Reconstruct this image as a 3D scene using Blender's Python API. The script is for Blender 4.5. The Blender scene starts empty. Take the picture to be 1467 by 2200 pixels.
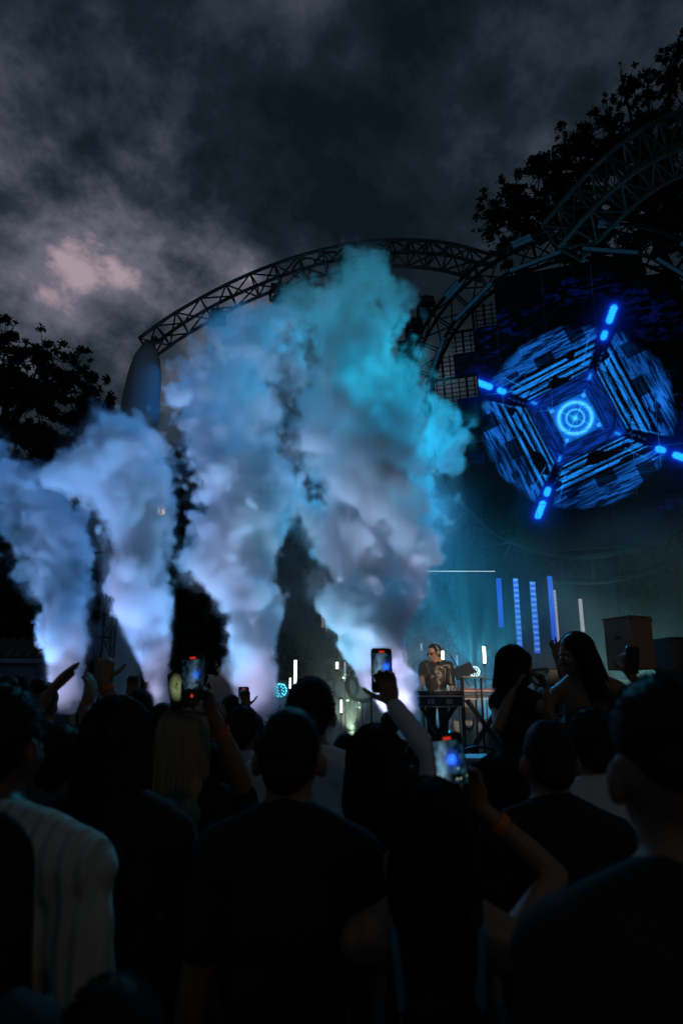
import bpy, bmesh, math, random
import numpy as np
from mathutils import Vector, Matrix, Euler, noise as mnoise

SC = bpy.context.scene
COL = SC.collection
R = math.radians

# ------------------------------------------------------------------ camera
CAM = Vector((0.0, 0.0, 1.75)); PITCH = R(15.3); FPX = 1467.0
cd = bpy.data.cameras.new('camera'); co = bpy.data.objects.new('camera', cd); COL.objects.link(co)
co.location = CAM; co.rotation_euler = (R(90) + PITCH, 0, 0)
cd.sensor_fit = 'VERTICAL'; cd.sensor_height = 36.0; cd.lens = 24.0
cd.clip_start = 0.05; cd.clip_end = 2000
cd.dof.use_dof = True; cd.dof.focus_distance = 10.5; cd.dof.aperture_fstop = 2.8
SC.camera = co

# ------------------------------------------------------------------ render settings
SC.view_settings.view_transform = 'Standard'; SC.view_settings.look = 'None'
SC.view_settings.exposure = 0.0; SC.view_settings.gamma = 1.0
cy = SC.cycles
cy.use_denoising = True
try: cy.denoiser = 'OPENIMAGEDENOISE'
except Exception: pass
cy.max_bounces = 7; cy.diffuse_bounces = 2; cy.glossy_bounces = 3; cy.transmission_bounces = 6
cy.volume_bounces = 5; cy.transparent_max_bounces = 12
cy.volume_step_rate = 1.5; cy.volume_max_steps = 512
cy.sample_clamp_indirect = 4.0; cy.sample_clamp_direct = 0.0
cy.use_adaptive_sampling = True; cy.adaptive_threshold = 0.02
cy.caustics_reflective = False; cy.caustics_refractive = False

def ray(px, py):
    u = (px - 733.5) / FPX; v = (1100.0 - py) / FPX
    c, s = math.cos(PITCH), math.sin(PITCH)
    return Vector((u, c - v * s, s + v * c))
def P(px, py, Y):                       # the point seen at photo pixel (px, py) at Y metres in front of the camera
    d = ray(px, py)
    return CAM + d * (Y / d.y)
def MPP(px, py, Y):                     # metres per photo pixel there
    return (Y / ray(px, py).y) / FPX

# ------------------------------------------------------------------ world: heavy dusk clouds
SKY_LOC = (5.5, 6.6, 3)
def build_world():
    w = bpy.data.worlds.new('World'); SC.world = w; w.use_nodes = True
    nt = w.node_tree; nt.nodes.clear(); L = nt.links.new
    N = nt.nodes.new
    out = N('ShaderNodeOutputWorld'); bg = N('ShaderNodeBackground'); L(bg.outputs[0], out.inputs[0])
    tc = N('ShaderNodeTexCoord')
    nrm = N('ShaderNodeVectorMath'); nrm.operation = 'NORMALIZE'; L(tc.outputs['Generated'], nrm.inputs[0])
    sep = N('ShaderNodeSeparateXYZ'); L(nrm.outputs[0], sep.inputs[0])
    def m(op, a, b=None, clamp=False):
        n = N('ShaderNodeMath'); n.operation = op; n.use_clamp = clamp
        for i, x in enumerate((a, b)):
            if x is None: continue
            if isinstance(x, (int, float)): n.inputs[i].default_value = x
            else: L(x, n.inputs[i])
        return n.outputs[0]
    def mr(x, a, b, c, d, kind='SMOOTHSTEP'):
        n = N('ShaderNodeMapRange'); n.interpolation_type = kind
        L(x, n.inputs[0])
        for i, k in enumerate((a, b, c, d)): n.inputs[i + 1].default_value = k
        return n.outputs[0]
    def mix(f, a, b, mode='MIX'):
        n = N('ShaderNodeMix'); n.data_type = 'RGBA'; n.blend_type = mode
        if isinstance(f, (int, float)): n.inputs[0].default_value = f
        else: L(f, n.inputs[0])
        for i, x in ((6, a), (7, b)):
            if isinstance(x, tuple): n.inputs[i].default_value = (*x, 1)
            else: L(x, n.inputs[i])
        return n.outputs[2]
    # billowing cloud deck, its lumps flattened towards the horizon
    mp = N('ShaderNodeMapping'); L(nrm.outputs[0], mp.inputs[0])
    mp.inputs['Rotation'].default_value = (0, R(-35), 0); mp.inputs['Scale'].default_value = (1.35, 1.4, 1.7); mp.inputs['Location'].default_value = SKY_LOC
    def noise(vec, scale, detail, rough, dist, w=0.0):
        n = N('ShaderNodeTexNoise'); n.noise_dimensions = '4D'; L(vec, n.inputs['Vector'])
        n.inputs['W'].default_value = w
        n.inputs['Scale'].default_value = scale; n.inputs['Detail'].default_value = detail
        n.inputs['Roughness'].default_value = rough; n.inputs['Distortion'].default_value = dist
        return n
    n1 = noise(mp.outputs[0], 2.7, 12, .56, .12, 2.3)
    n2 = noise(mp.outputs[0], 7.0, 9, .6, .1, 7.7)
    n3 = noise(mp.outputs[0], 1.0, 2, .5, .1, 5.1)
    cov = m('ADD', m('MULTIPLY', m('SUBTRACT', n1.outputs[0], .5), 2.3), m('MULTIPLY', m('SUBTRACT', n2.outputs[0], .5), 1.1))
    cov = m('ADD', cov, m('MULTIPLY', m('SUBTRACT', n3.outputs[0], .5), .8))
    # thin places in the deck: the dusk glow low in the west, and fainter ones higher up
    def lobe(px, py, size, amp):
        d = ray(px, py).normalized()
        v = N('ShaderNodeVectorMath'); v.operation = 'DISTANCE'; L(nrm.outputs[0], v.inputs[0]); v.inputs[1].default_value = d
        return m('MULTIPLY', mr(v.outputs[1], size, 0.0, 0.0, 1.0), amp)
    thin = None
    for a in ((360, 500, .34, .36), (60, 620, .36, .30), (130, 150, .45, .04), (560, 690, .22, .30), (1000, 190, .24, .08), (640, 250, .40, -.08), (1250, 420, .40, .04)):
        l = lobe(*a); thin = l if thin is None else m('ADD', thin, l)
    cov = m('MULTIPLY', cov, m('ADD', m('MULTIPLY', thin, 1.6), 1.0))
    br = m('ADD', m('ADD', cov, m('MULTIPLY', thin, .78)), .23)
    br = m('DIVIDE', m('MULTIPLY', br, 1.12), m('ADD', m('MULTIPLY', m('MAXIMUM', br, 0.0), .38), 1.0), True)
    ramp = N('ShaderNodeValToRGB'); L(br, ramp.inputs[0]); cr = ramp.color_ramp
    stops = [(0.0, (.0035, .0072, .0110)), (.28, (.0085, .0150, .0215)), (.48, (.024, .034, .046)), (.66, (.062, .070, .094)), (.84, (.135, .130, .172)), (1.0, (.38, .29, .335))]
    cr.elements[0].position = stops[0][0]; cr.elements[0].color = (*stops[0][1], 1)
    cr.elements[1].position = stops[1][0]; cr.elements[1].color = (*stops[1][1], 1)
    for p, c in stops[2:]:
        e = cr.elements.new(p); e.color = (*c, 1)
    # the clear sky behind the deck, nearly gone at dusk
    sky = N('ShaderNodeTexSky'); sky.sky_type = 'NISHITA'; sky.sun_disc = False
    sky.sun_elevation = R(-3.0); sky.sun_rotation = R(-20)
    skyc = mix(1.0, sky.outputs[0], (.02, .02, .02), 'MULTIPLY')
    col = mix(1.0, ramp.outputs[0], skyc, 'ADD')
    L(col, bg.inputs[0]); bg.inputs[1].default_value = 1.0
build_world()

# the last of the sun, below the clouds on the western horizon
sd = bpy.data.lights.new('sun', 'SUN'); sd.energy = 0.02; sd.angle = R(25); sd.color = (1, .8, .75)
so = bpy.data.objects.new('sun', sd); COL.objects.link(so); so.rotation_euler = (R(75), 0, R(200))
# ------------------------------------------------------------------ materials
def pmat(name, col, rough=.6, metal=0.0, var=.18, scale=14.0, bump=0.0, bscale=60.0, spec=.5, emit=None, estr=0.0, stretch=None, sheen=0.0):
    mt = bpy.data.materials.new(name); mt.use_nodes = True; nt = mt.node_tree; N = nt.nodes.new; L = nt.links.new
    b = nt.nodes['Principled BSDF']; b.inputs['Roughness'].default_value = rough; b.inputs['Metallic'].default_value = metal
    b.inputs['Specular IOR Level'].default_value = spec
    if sheen: b.inputs['Sheen Weight'].default_value = sheen
    tc = N('ShaderNodeTexCoord'); vec = tc.outputs['Object']
    if stretch:
        mp = N('ShaderNodeMapping'); mp.inputs['Scale'].default_value = stretch; L(vec, mp.inputs[0]); vec = mp.outputs[0]
    n = N('ShaderNodeTexNoise'); n.inputs['Scale'].default_value = scale; n.inputs['Detail'].default_value = 5; L(vec, n.inputs['Vector'])
    mx = N('ShaderNodeMix'); mx.data_type = 'RGBA'
    mx.inputs[6].default_value = (*[c * (1 - var) for c in col], 1); mx.inputs[7].default_value = (*[min(1, c * (1 + var)) for c in col], 1)
    L(n.outputs[0], mx.inputs[0]); L(mx.outputs[2], b.inputs['Base Color'])
    if bump:
        n2 = N('ShaderNodeTexNoise'); n2.inputs['Scale'].default_value = bscale; n2.inputs['Detail'].default_value = 4; L(vec, n2.inputs['Vector'])
        bp = N('ShaderNodeBump'); bp.inputs['Strength'].default_value = bump; bp.inputs['Distance'].default_value = .01
        L(n2.outputs[0], bp.inputs['Height']); L(bp.outputs[0], b.inputs['Normal'])
    if emit: b.inputs['Emission Color'].default_value = (*emit, 1); b.inputs['Emission Strength'].default_value = estr
    return mt
def attr_emit(name, strength, base=.01):
    """an emitting screen whose picture is held in the mesh's colour attribute"""
    mt = bpy.data.materials.new(name); mt.use_nodes = True; nt = mt.node_tree; b = nt.nodes['Principled BSDF']
    a = nt.nodes.new('ShaderNodeAttribute'); a.attribute_name = 'picture'
    b.inputs['Base Color'].default_value = (base, base, base, 1); b.inputs['Roughness'].default_value = .45; b.inputs['Specular IOR Level'].default_value = .2
    nt.links.new(a.outputs['Color'], b.inputs['Emission Color']); b.inputs['Emission Strength'].default_value = strength
    return mt
M = {}
def mat(key, *a, **k):
    if key not in M: M[key] = pmat(key, *a, **k)
    return M[key]

# ------------------------------------------------------------------ mesh building
def frame_of(d):
    d = Vector(d).normalized(); up = Vector((0, 0, 1)) if abs(d.z) < .9 else Vector((0, 1, 0))
    x = d.cross(up).normalized(); y = x.cross(d).normalized()
    return x, y
class MB:
    def __init__(s): s.v = []; s.f = []
    def add(s, vs, fs):
        o = len(s.v); s.v += [tuple(v) for v in vs]; s.f += [tuple(i + o for i in f) for f in fs]; return s
    def box(s, c, size, rot=None, taper=1.0):
        c = Vector(c); h = Vector(size) * .5; vs = []
        for z in (-1, 1):
            k = taper if z > 0 else 1.0
            for x, y in ((-1, -1), (1, -1), (1, 1), (-1, 1)):
                p = Vector((x * h.x * k, y * h.y * k, z * h.z))
                vs.append(c + (rot @ p if rot else p))
        return s.add(vs, [(3, 2, 1, 0), (4, 5, 6, 7), (0, 1, 5, 4), (1, 2, 6, 5), (2, 3, 7, 6), (3, 0, 4, 7)])
    def tube(s, pts, r, n=8, cap=True):
        pts = [Vector(p) for p in pts]; rs = r if isinstance(r, (list, tuple)) else [r] * len(pts)
        vs = []; px = None
        for i, p in enumerate(pts):
            d = (pts[min(i + 1, len(pts) - 1)] - pts[max(i - 1, 0)])
            if d.length < 1e-9: d = Vector((0, 0, 1))
            d.normalize()
            if px is None: x, y = frame_of(d)
            else:
                x = px - d * px.dot(d)
                if x.length < 1e-6: x, y = frame_of(d)
                x.normalize(); y = d.cross(x) * -1
                y = x.cross(d)
            px = x
            for k in range(n):
                a = 2 * math.pi * k / n; vs.append(p + (x * math.cos(a) + y * math.sin(a)) * rs[i])
        fs = []
        for i in range(len(pts) - 1):
            for k in range(n):
                k2 = (k + 1) % n; fs.append((i * n + k, i * n + k2, (i + 1) * n + k2, (i + 1) * n + k))
        if cap: fs.append(tuple(range(n - 1, -1, -1))); fs.append(tuple(range((len(pts) - 1) * n, len(pts) * n)))
        return s.add(vs, fs)
    def ell(s, c, r, rot=None, nu=14, nv=9):
        c = Vector(c); vs = []; fs = []
        for j in range(nv + 1):
            th = math.pi * j / nv
            for i in range(nu):
                ph = 2 * math.pi * i / nu
                p = Vector((r[0] * math.sin(th) * math.cos(ph), r[1] * math.sin(th) * math.sin(ph), r[2] * math.cos(th)))
                vs.append(c + (rot @ p if rot else p))
        for j in range(nv):
            for i in range(nu):
                i2 = (i + 1) % nu; fs.append((j * nu + i, (j + 1) * nu + i, (j + 1) * nu + i2, j * nu + i2))
        return s.add(vs, fs)
    def cap(s, a, b, ra, rb, n=10):       # tapered capsule: closed, for remeshed bodies
        a = Vector(a); b = Vector(b); d = (b - a)
        if d.length < 1e-6: return s.ell(a, (ra,) * 3, nu=n, nv=6)
        dn = d.normalized(); pts = []; rs = []
        for t in (90, 60, 30): pts.append(a - dn * ra * math.sin(R(t))); rs.append(max(ra * math.cos(R(t)), .0005))
        pts.append(a); rs.append(ra); pts.append(b); rs.append(rb)
        for t in (30, 60, 90): pts.append(b + dn * rb * math.sin(R(t))); rs.append(max(rb * math.cos(R(t)), .0005))
        return s.tube(pts, rs, n)
    def build(s, name, m, parent=None, smooth=False):
        me = bpy.data.meshes.new(name); me.from_pydata(s.v, [], s.f); me.update()
        if m: me.materials.append(m)
        if smooth: me.polygons.foreach_set('use_smooth', [True] * len(me.polygons))
        o = bpy.data.objects.new(name, me); COL.objects.link(o)
        if parent: o.parent = parent
        return o
def tag(o, label, cat, group=None, kind=None):
    if label: o['label'] = label
    if cat: o['category'] = cat
    if group: o['group'] = group
    if kind: o['kind'] = kind
    return o
def thing(name, label, cat, loc=(0, 0, 0), rotz=0.0, group=None, rot=None):
    o = bpy.data.objects.new(name, None); COL.objects.link(o); o.location = loc
    if rot is not None: o.rotation_euler = rot.to_euler() if hasattr(rot, 'to_euler') else rot
    else: o.rotation_euler = (0, 0, rotz)
    o.empty_display_size = .1
    return tag(o, label, cat, group)
def copy_tree(o, parent=None):
    c = o.copy(); COL.objects.link(c)
    if parent: c.parent = parent
    for ch in list(o.children): copy_tree(ch, c)
    return c
def mesh_obj(name, me, m, parent=None):
    o = bpy.data.objects.new(name, me); COL.objects.link(o)
    if parent: o.parent = parent
    return o
def aim(n, up=(0, 0, 1)):              # matrix whose Z axis is n and whose Y axis is as near to up as can be
    z = Vector(n).normalized(); x = Vector(up).cross(z).normalized(); y = z.cross(x)
    return Matrix((x, y, z)).transposed()
def bevel(o, w=.01, seg=2):
    md = o.modifiers.new('bevel', 'BEVEL'); md.width = w; md.segments = seg; md.limit_method = 'ANGLE'
    return o
def catmull(pts, n):
    pts = [Vector(p) for p in pts]; q = [pts[0] * 2 - pts[1]] + pts + [pts[-1] * 2 - pts[-2]]; out = []
    segs = len(pts) - 1
    for k in range(n + 1):
        u = k / n * segs; i = min(int(u), segs - 1); t = u - i; a, b, c, d = q[i:i + 4]
        out.append(.5 * ((2 * b) + (c - a) * t + (2 * a - 5 * b + 4 * c - d) * t * t + (3 * b - a - 3 * c + d) * t ** 3))
    return out
# ------------------------------------------------------------------ ground, stage platform, backdrop
rnd = random.Random(5)
STZ = .85                                            # stage floor height
def build_ground():
    g = MB(); n = 40; S = 400
    vs = []; fs = []
    for j in range(n + 1):
        for i in range(n + 1): vs.append((-S + 2 * S * i / n, -S + 2 * S * j / n, 0))
    for j in range(n):
        for i in range(n): a = j * (n + 1) + i; fs.append((a, a + 1, a + n + 2, a + n + 1))
    g.add(vs, fs); o = g.build('ground', mat('ground_paving', (.07, .068, .06), .85, var=.4, scale=3, bump=.3)); o['kind'] = 'structure'
build_ground()
def build_stage():
    t = thing('stage', 'low black stage platform with a pale fascia below the keyboard player', 'stage', (0, 9.2, 0))
    MB().box((.7, 3.5, STZ - .06), (17, 7.0, .12)).build('deck', mat('stage_deck', (.035, .035, .037), .5, var=.3), t)
    w = 1.21
    for i in range(14):
        MB().box((-7.8 + w / 2 + i * w, -.02, (STZ - .12) / 2), (w - .015, .04, STZ - .13)).build('fascia_panel', mat('stage_fascia', (.05, .05, .055), .7), t)
build_stage()
def pleated(name, x0, x1, y, z0, z1, m, amp=.05, wl=.28, parent=None, seed=0):
    rr = random.Random(seed); n = int((x1 - x0) / .035); nz = 6; vs = []; fs = []
    ph = [rr.uniform(.7, 1.4) for _ in range(n + 1)]
    for layer in (0, 1):
        for j in range(nz + 1):
            for i in range(n + 1):
                x = x0 + (x1 - x0) * i / n
                yy = y + layer * .012 + amp * math.sin(x / wl * 6.28 + 1.3 * math.sin(x * 2.1 + seed)) * (.6 + .4 * (1 - j / nz)) * ph[i] ** .3
                vs.append((x, yy, z0 + (z1 - z0) * j / nz))
    k = (nz + 1) * (n + 1)
    for j in range(nz):
        for i in range(n):
            a = j * (n + 1) + i
            fs.append((a, a + 1, a + n + 2, a + n + 1)); fs.append((k + a + n + 1, k + a + n + 2, k + a + 1, k + a))
    for i in range(n):
        a = nz * (n + 1) + i; fs.append((a, a + 1, k + a + 1, k + a))
    return MB().add(vs, fs).build(name, m, parent, True)
cur = thing('backdrop_curtain', 'pale pleated cloth hung low across the back of the stage', 'curtain', (0, 0, 0))
pleated('cloth', P(600, 1500, 14).x, P(1560, 1500, 14).x, 14.0, STZ + .01, STZ + 1.25, mat('pale_cloth', (.42, .40, .36), .85, bump=.1), parent=cur, seed=2)
MB().tube([(P(600, 1500, 14).x, 14.0, STZ + 1.27), (P(1560, 1500, 14).x, 14.0, STZ + 1.27)], .025).build('rail', mat('black_metal', (.02, .02, .022), .4, .6), cur)
drk = thing('black_drape', 'tall dark drape behind the glowing blue light strips', 'drape', (0, 0, 0))
pleated('cloth', P(985, 1300, 15).x, P(1330, 1300, 15).x, 15.0, STZ + .01, 5.2, mat('dark_drape', (.014, .017, .024), .9), amp=.06, wl=.4, parent=drk, seed=5)
MB().tube([(P(980, 1300, 15).x, 15.0, 5.22), (P(1335, 1300, 15).x, 15.0, 5.22)], .03).build('rail', mat('black_metal'), drk)
for px in (982, 1333): MB().tube([(P(px, 1300, 15).x, 15.0, STZ), (P(px, 1300, 15).x, 15.0, 5.25)], .03).build('post', mat('black_metal'), drk)
# white counter in front of the stage
wc = thing('white_counter', 'low white cloth covered counter in front of the stage', 'counter', (0, 0, 0))
a = P(880, 1632, 7.6); b = P(1128, 1632, 7.6); zt = P(1000, 1628, 7.6).z
bevel(MB().box(((a.x + b.x) / 2, 7.85, zt - .02), (b.x - a.x, .55, .04)).build('top', mat('white_cloth', (.62, .62, .64), .8, bump=.1), wc), .012)
pleated('cloth', a.x + .01, b.x - .01, 7.6, .02, zt - .04, mat('white_cloth'), amp=.012, wl=.22, parent=wc, seed=9)
for sx in (a.x + .06, b.x - .06):
    MB().box((sx, 8.08, (zt - .04) / 2), (.05, .05, zt - .045)).build('leg', mat('black_metal'), wc)

# ------------------------------------------------------------------ trusses
STEEL = mat('truss_steel', (.12, .115, .105), .5, .35, var=.3, scale=6)
def truss(name, label, centre, offs, chord_r, brace_r, bays, cat='truss', up=(0, 0, 1), closed=False, m=None):
    """chords at the offsets (side, up) round a centre line, with zigzag braces between neighbouring chords"""
    t = thing(name, label, cat, centre[0]); m = m or STEEL
    org = Vector(centre[0]); n = len(centre)
    fr = []
    for i, p in enumerate(centre):
        if closed: d = centre[(i + 1) % n] - centre[i - 1]
        else: d = centre[min(i + 1, n - 1)] - centre[max(i - 1, 0)]
        d.normalize(); u = up(p) if callable(up) else Vector(up); sd = d.cross(u).normalized(); uu = sd.cross(d).normalized()
        fr.append((sd, uu))
    def at(i, k):
        w = offs[k][2] if len(offs[k]) > 2 else 1.0
        return centre[i % n] + fr[i % n][0] * offs[k][0] + fr[i % n][1] * offs[k][1] - org
    cnt = n + 1 if closed else n
    for k in range(len(offs)):
        MB().tube([at(i, k) for i in range(cnt)], chord_r, 8).build('chord', m, t, True)
    step = max(1, (cnt - 1) // bays)
    pairs = [(k, (k + 1) % len(offs)) for k in range(len(offs))]
    for b, i in enumerate(range(0, cnt - 1, step)):
        j = min(i + step, cnt - 1)
        for (p, q) in pairs:
            m1 = MB().tube([at(i, p), at(i, q)], brace_r, 5, False); m1.build('brace', m, t, True)
            a, c = (p, q) if b % 2 == 0 else (q, p)
            MB().tube([at(i, a), at(j, c)], brace_r, 5, False).build('brace', m, t, True)
    return t, at
arch_c = catmull([P(318, 752, 16.0), P(395, 698, 15.8), P(500, 640, 15.6), P(600, 598, 15.3), P(700, 568, 15.0), P(800, 551, 14.6), P(880, 549, 14.3), P(960, 557, 14.0), P(1045, 580, 13.7)], 64)
arch, arch_at = truss('arch_truss', 'long curved lattice truss rising from the white leg over the smoke', arch_c, [(-.26, .25), (.26, .25), (0, -.30)], .045, .024, 16)
for q, i in enumerate(range(26, 58, 4)):          # half hoops riding on the upper chords
    a = arch_at(i, 0); b = arch_at(i + 4, 0); mid = (a + b) / 2; d = (b - a) / 2
    pts = [mid - d * math.cos(R(th)) + Vector((0, 0, .30)) * math.sin(R(th)) for th in range(0, 181, 20)]
    MB().tube(pts, .028, 6).build('hoop', STEEL, arch, True)
arch2_c = catmull([P(1205, 520, 12.2), P(1290, 425, 11.4), P(1370, 355, 10.8), P(1450, 310, 10.4), P(1560, 275, 10.0)], 40)
truss('arch_truss', 'wide near lattice truss crossing the upper right corner before the tree', arch2_c, [(-.42, .30), (.42, .30), (.36, -.42), (-.36, -.42)], .05, .026, 10)
# fabric covered leg
lx = P(303, 850, 16).x; ltop = P(303, 735, 16).z
leg = thing('fabric_leg', 'tall white fabric covered leg that carries the curved truss', 'pillar', (lx, 16, 0))
nz = 24; nu = 20; vs = []; fs = []
for j in range(nz + 1):
    z = ltop * j / nz; k = j / nz
    w = .52 - .06 * k
    if k > .80: w *= math.sqrt(max(0.02, 1 - ((k - .80) / .2) ** 2.2)) * .85 + .15
    for i in range(nu):
        th = 6.2832 * i / nu
        cx = math.copysign(abs(math.cos(th)) ** .8, math.cos(th)); sy = math.copysign(abs(math.sin(th)) ** .8, math.sin(th))
        vs.append((cx * w + .10 * max(0, k - .8) / .2, sy * w * .9 + .01 * math.sin(z * 9 + i), z))
for j in range(nz):
    for i in range(nu): a = j * nu + i; b = j * nu + (i + 1) % nu; fs.append((a, b, b + nu, a + nu))
fs.append(tuple(nz * nu + i for i in range(nu)))
MB().add(vs, fs).build('fabric_cover', mat('leg_fabric', (.52, .52, .50), .7, var=.08, bump=.15, bscale=8), leg, True)
MB().box((0, 0, .04), (1.5, 1.4, .08)).build('base_plate', mat('black_metal'), leg)
MB().tube([(0.05, 0, ltop - .35), (.22, -.02, ltop + .02), (.32, -.02, ltop + .10)], .09, 10).build('socket', STEEL, leg, True)

# ------------------------------------------------------------------ ring with the round LED screen
RC = P(1240, 872, 13.2)
RN = Vector((-.30, -.90, -.26)).normalized()      # the screen faces the crowd and a little down
RM = aim(RN)                                      # columns: right, up, normal  (right points to the viewer's right)
if RM.col[0].x < 0: pass
RX, RU = RM.col[0].copy(), RM.col[1].copy()
def RP(a, r, d=0.0): return RC + (RX * math.cos(a) + RU * math.sin(a)) * r + RN * d
ring_c = [RP(2 * math.pi * i / 72, 3.42) for i in range(72)]
ring, ring_at = truss('ring_truss', 'big round lattice truss ring framing the blue screen', ring_c, [(-.25, .26), (.25, .26), (.25, -.26), (-.25, -.26)], .04, .018, 36,
    up=lambda p: (p - RC).normalized(), closed=True, m=mat('black_metal'))

def vnoise(x, y, seed):
    rg = np.random.default_rng(seed); tb = rg.random((64, 64))
    xi = np.floor(x).astype(int); yi = np.floor(y).astype(int); fx = x - xi; fy = y - yi
    fx = fx * fx * (3 - 2 * fx); fy = fy * fy * (3 - 2 * fy); g = lambda i, j: tb[j % 64, i % 64]
    return (g(xi, yi) * (1 - fx) + g(xi + 1, yi) * fx) * (1 - fy) + (g(xi, yi + 1) * (1 - fx) + g(xi + 1, yi + 1) * fx) * fy
def screen_picture(x, y):
    """the picture on the screen: a blue square tunnel turning round a target (x, y in pixels of the photo, from its centre, y up)"""
    th = R(21.0); u = x * math.cos(th) + y * math.sin(th); v = -x * math.sin(th) + y * math.cos(th)
    r = np.hypot(x, y); s = np.maximum(np.abs(u), np.abs(v)); side = np.where(np.abs(u) > np.abs(v), v, u)
    wall = np.where(np.abs(u) > np.abs(v), np.where(u > 0, 0, 2), np.where(v > 0, 1, 3))
    rgb = np.zeros(x.shape + (3,))
    def addc(mask, c): rgb[:] = rgb + mask[..., None] * np.array(c)
    grain = vnoise(s * .42, side * .035 + wall * 17, 3) * .6 + vnoise(s * .95, side * .09 + wall * 9, 4) * .4
    patch = vnoise(s * .03 + 5, side * .022 + wall * 13, 8)
    ss = lambda t, a, b: np.clip((t - a) / (b - a), 0, 1) ** 2 * (3 - 2 * np.clip((t - a) / (b - a), 0, 1))
    armd = np.abs(np.abs(u) - np.abs(v)) / 1.414
    notarm = ss(armd - .10 * np.maximum(r - 95, 0), 6, 11)
    circ = 1 - ss(r + 10 * vnoise(x * .06, y * .06, 91), 186, 208)
    # outer weathered boards
    outer = ss(s, 132, 136) * circ * notarm * ss(np.abs(side), -1, 1) * (1 - ss(np.abs(side), 150, 156))
    tex = ss(grain, .32, .66) * (.3 + 1.1 * patch)
    addc(outer * tex, (.008, .14, .62)); addc(outer * .07, (.0, .03, .30))
    # inner slats
    inn = ss(s, 80, 83) * (1 - ss(s, 124, 128)) * notarm
    slat = ((s % 15.0) < 9.5) * (vnoise(s * .07, side * .02 + wall * 5, 12) > .28) * (np.abs(side) < s * .86)
    addc(inn * slat * (.35 + .9 * ss(grain, .25, .8)), (.012, .24, .88))
    # boxes and seams cut dark
    for wl in range(4):
        for (s0, s1, a0, a1) in ((134, 158, -22, 20), (146, 186, 62, 96), (140, 152, -90, -62), (128, 134, -200, 200), (96, 99, -60, 60)):
            rgb[(wall == wl) & (s > s0) & (s < s1) & (side > a0) & (side < a1)] *= .10
    # dark inner tunnel
    tun = ss(s, 44, 47) * (1 - ss(s, 76, 80))
    addc(tun * (.3 + .9 * ss(grain, .4, .75)), (.002, .035, .30))
    # thin dark circles
    for rr, ww in ((80, 1.6), (112, 1.0), (206, 3.0)): rgb *= (1 - .9 * np.exp(-((r - rr) / ww) ** 2))[..., None]
    # beyond the tunnel: faint blue shapes on black
    far = ss(r, 204, 212) * (1 - ss(r, 290, 318)) * np.clip(vnoise(x * .012 + 3, y * .018, 21) - .35, 0, 1) * ss(vnoise(x * .06 + y * .03, y * .16 - x * .02, 22) * .6 + vnoise(x * .2, y * .4, 23) * .4, .5, .75)
    addc(far, (.001, .008, .10))
    lobe = np.exp(-((r - 205) / 52) ** 2) * np.exp(-(armd / 40) ** 2) * (r < 262)
    addc(lobe, (.0, .004, .06))
    # light tubes down the four corners
    for k, ang in enumerate((66.6, 152.1, 245.2, 331.9)):
        ca, sa = math.cos(R(ang)), math.sin(R(ang)); al = x * ca + y * sa; ac = -x * sa + y * ca
        far_k = 1.0 if k in (0, 3) else .92
        for (c0, hl, hw, st) in ((230 * far_k, 22, 8.0, 1.0), (184 * far_k, 12, 7.5, .9), (93, 8, 4.0, .42), (60, 4, 2.4, .30)):
            q = np.hypot(np.maximum(np.abs(al - c0) - hl + hw, 0), ac) - hw + vnoise(al * .35, ac * .35, 30 + k) * 1.5
            core = 1 - ss(q, -2.5, 1.5); halo = np.exp(-np.maximum(q, 0) / 5.0)
            addc(halo * st * .75, (.003, .05, .95)); addc(core * st, (.02, .62, .95))
        dash = (np.abs(np.abs(ac) - 9) < 2.2) * (al > 112) * (al < 150) * ((al % 11) < 7)
        addc(dash * .22, (.01, .13, .6))
        edge = (np.abs(np.abs(ac) - 24 - (al - 130) * .12) < 1.5) * (al > 118) * (al < 178) * (vnoise(al * .2, ac, 40 + k) > .35)
        addc(edge * .6, (.01, .16, .6))
    # the target in the middle
    sq = np.maximum(np.abs(u), np.abs(v)); box = 1 - ss(sq, 40, 45)
    addc(box * (.6 + .5 * vnoise(x * .25, y * .25, 50)), (.006, .14, .72))
    addc(np.exp(-((r - 34) / 3.6) ** 2), (.10, .62, .88)); addc(np.exp(-((r - 34) / 8.0) ** 2) * .6, (.0, .16, .7))
    addc(np.exp(-((r - 18.5) / 2.0) ** 2), (.06, .55, .85)); addc(np.exp(-(r / 6.0) ** 2), (.05, .65, .8))
    cross = ((np.abs(x * .5 + y * .87) < 1.3) | (np.abs(x * .87 - y * .5) < 1.3)) & (r < 36); addc(cross * .5, (.03, .4, .7))
    dots = (np.abs(np.abs(u) - 36) < 4) & (np.abs(np.abs(v) - 36) < 4); addc(dots * .7, (.04, .45, .8))
    rgb *= ((.86 + .28 * vnoise(x * .9, y * .9, 60)) * (.88 + .12 * np.sin(y * 1.35)))[..., None]
    return rgb
SCREEN = attr_emit('led_screen', 1.0)
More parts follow.
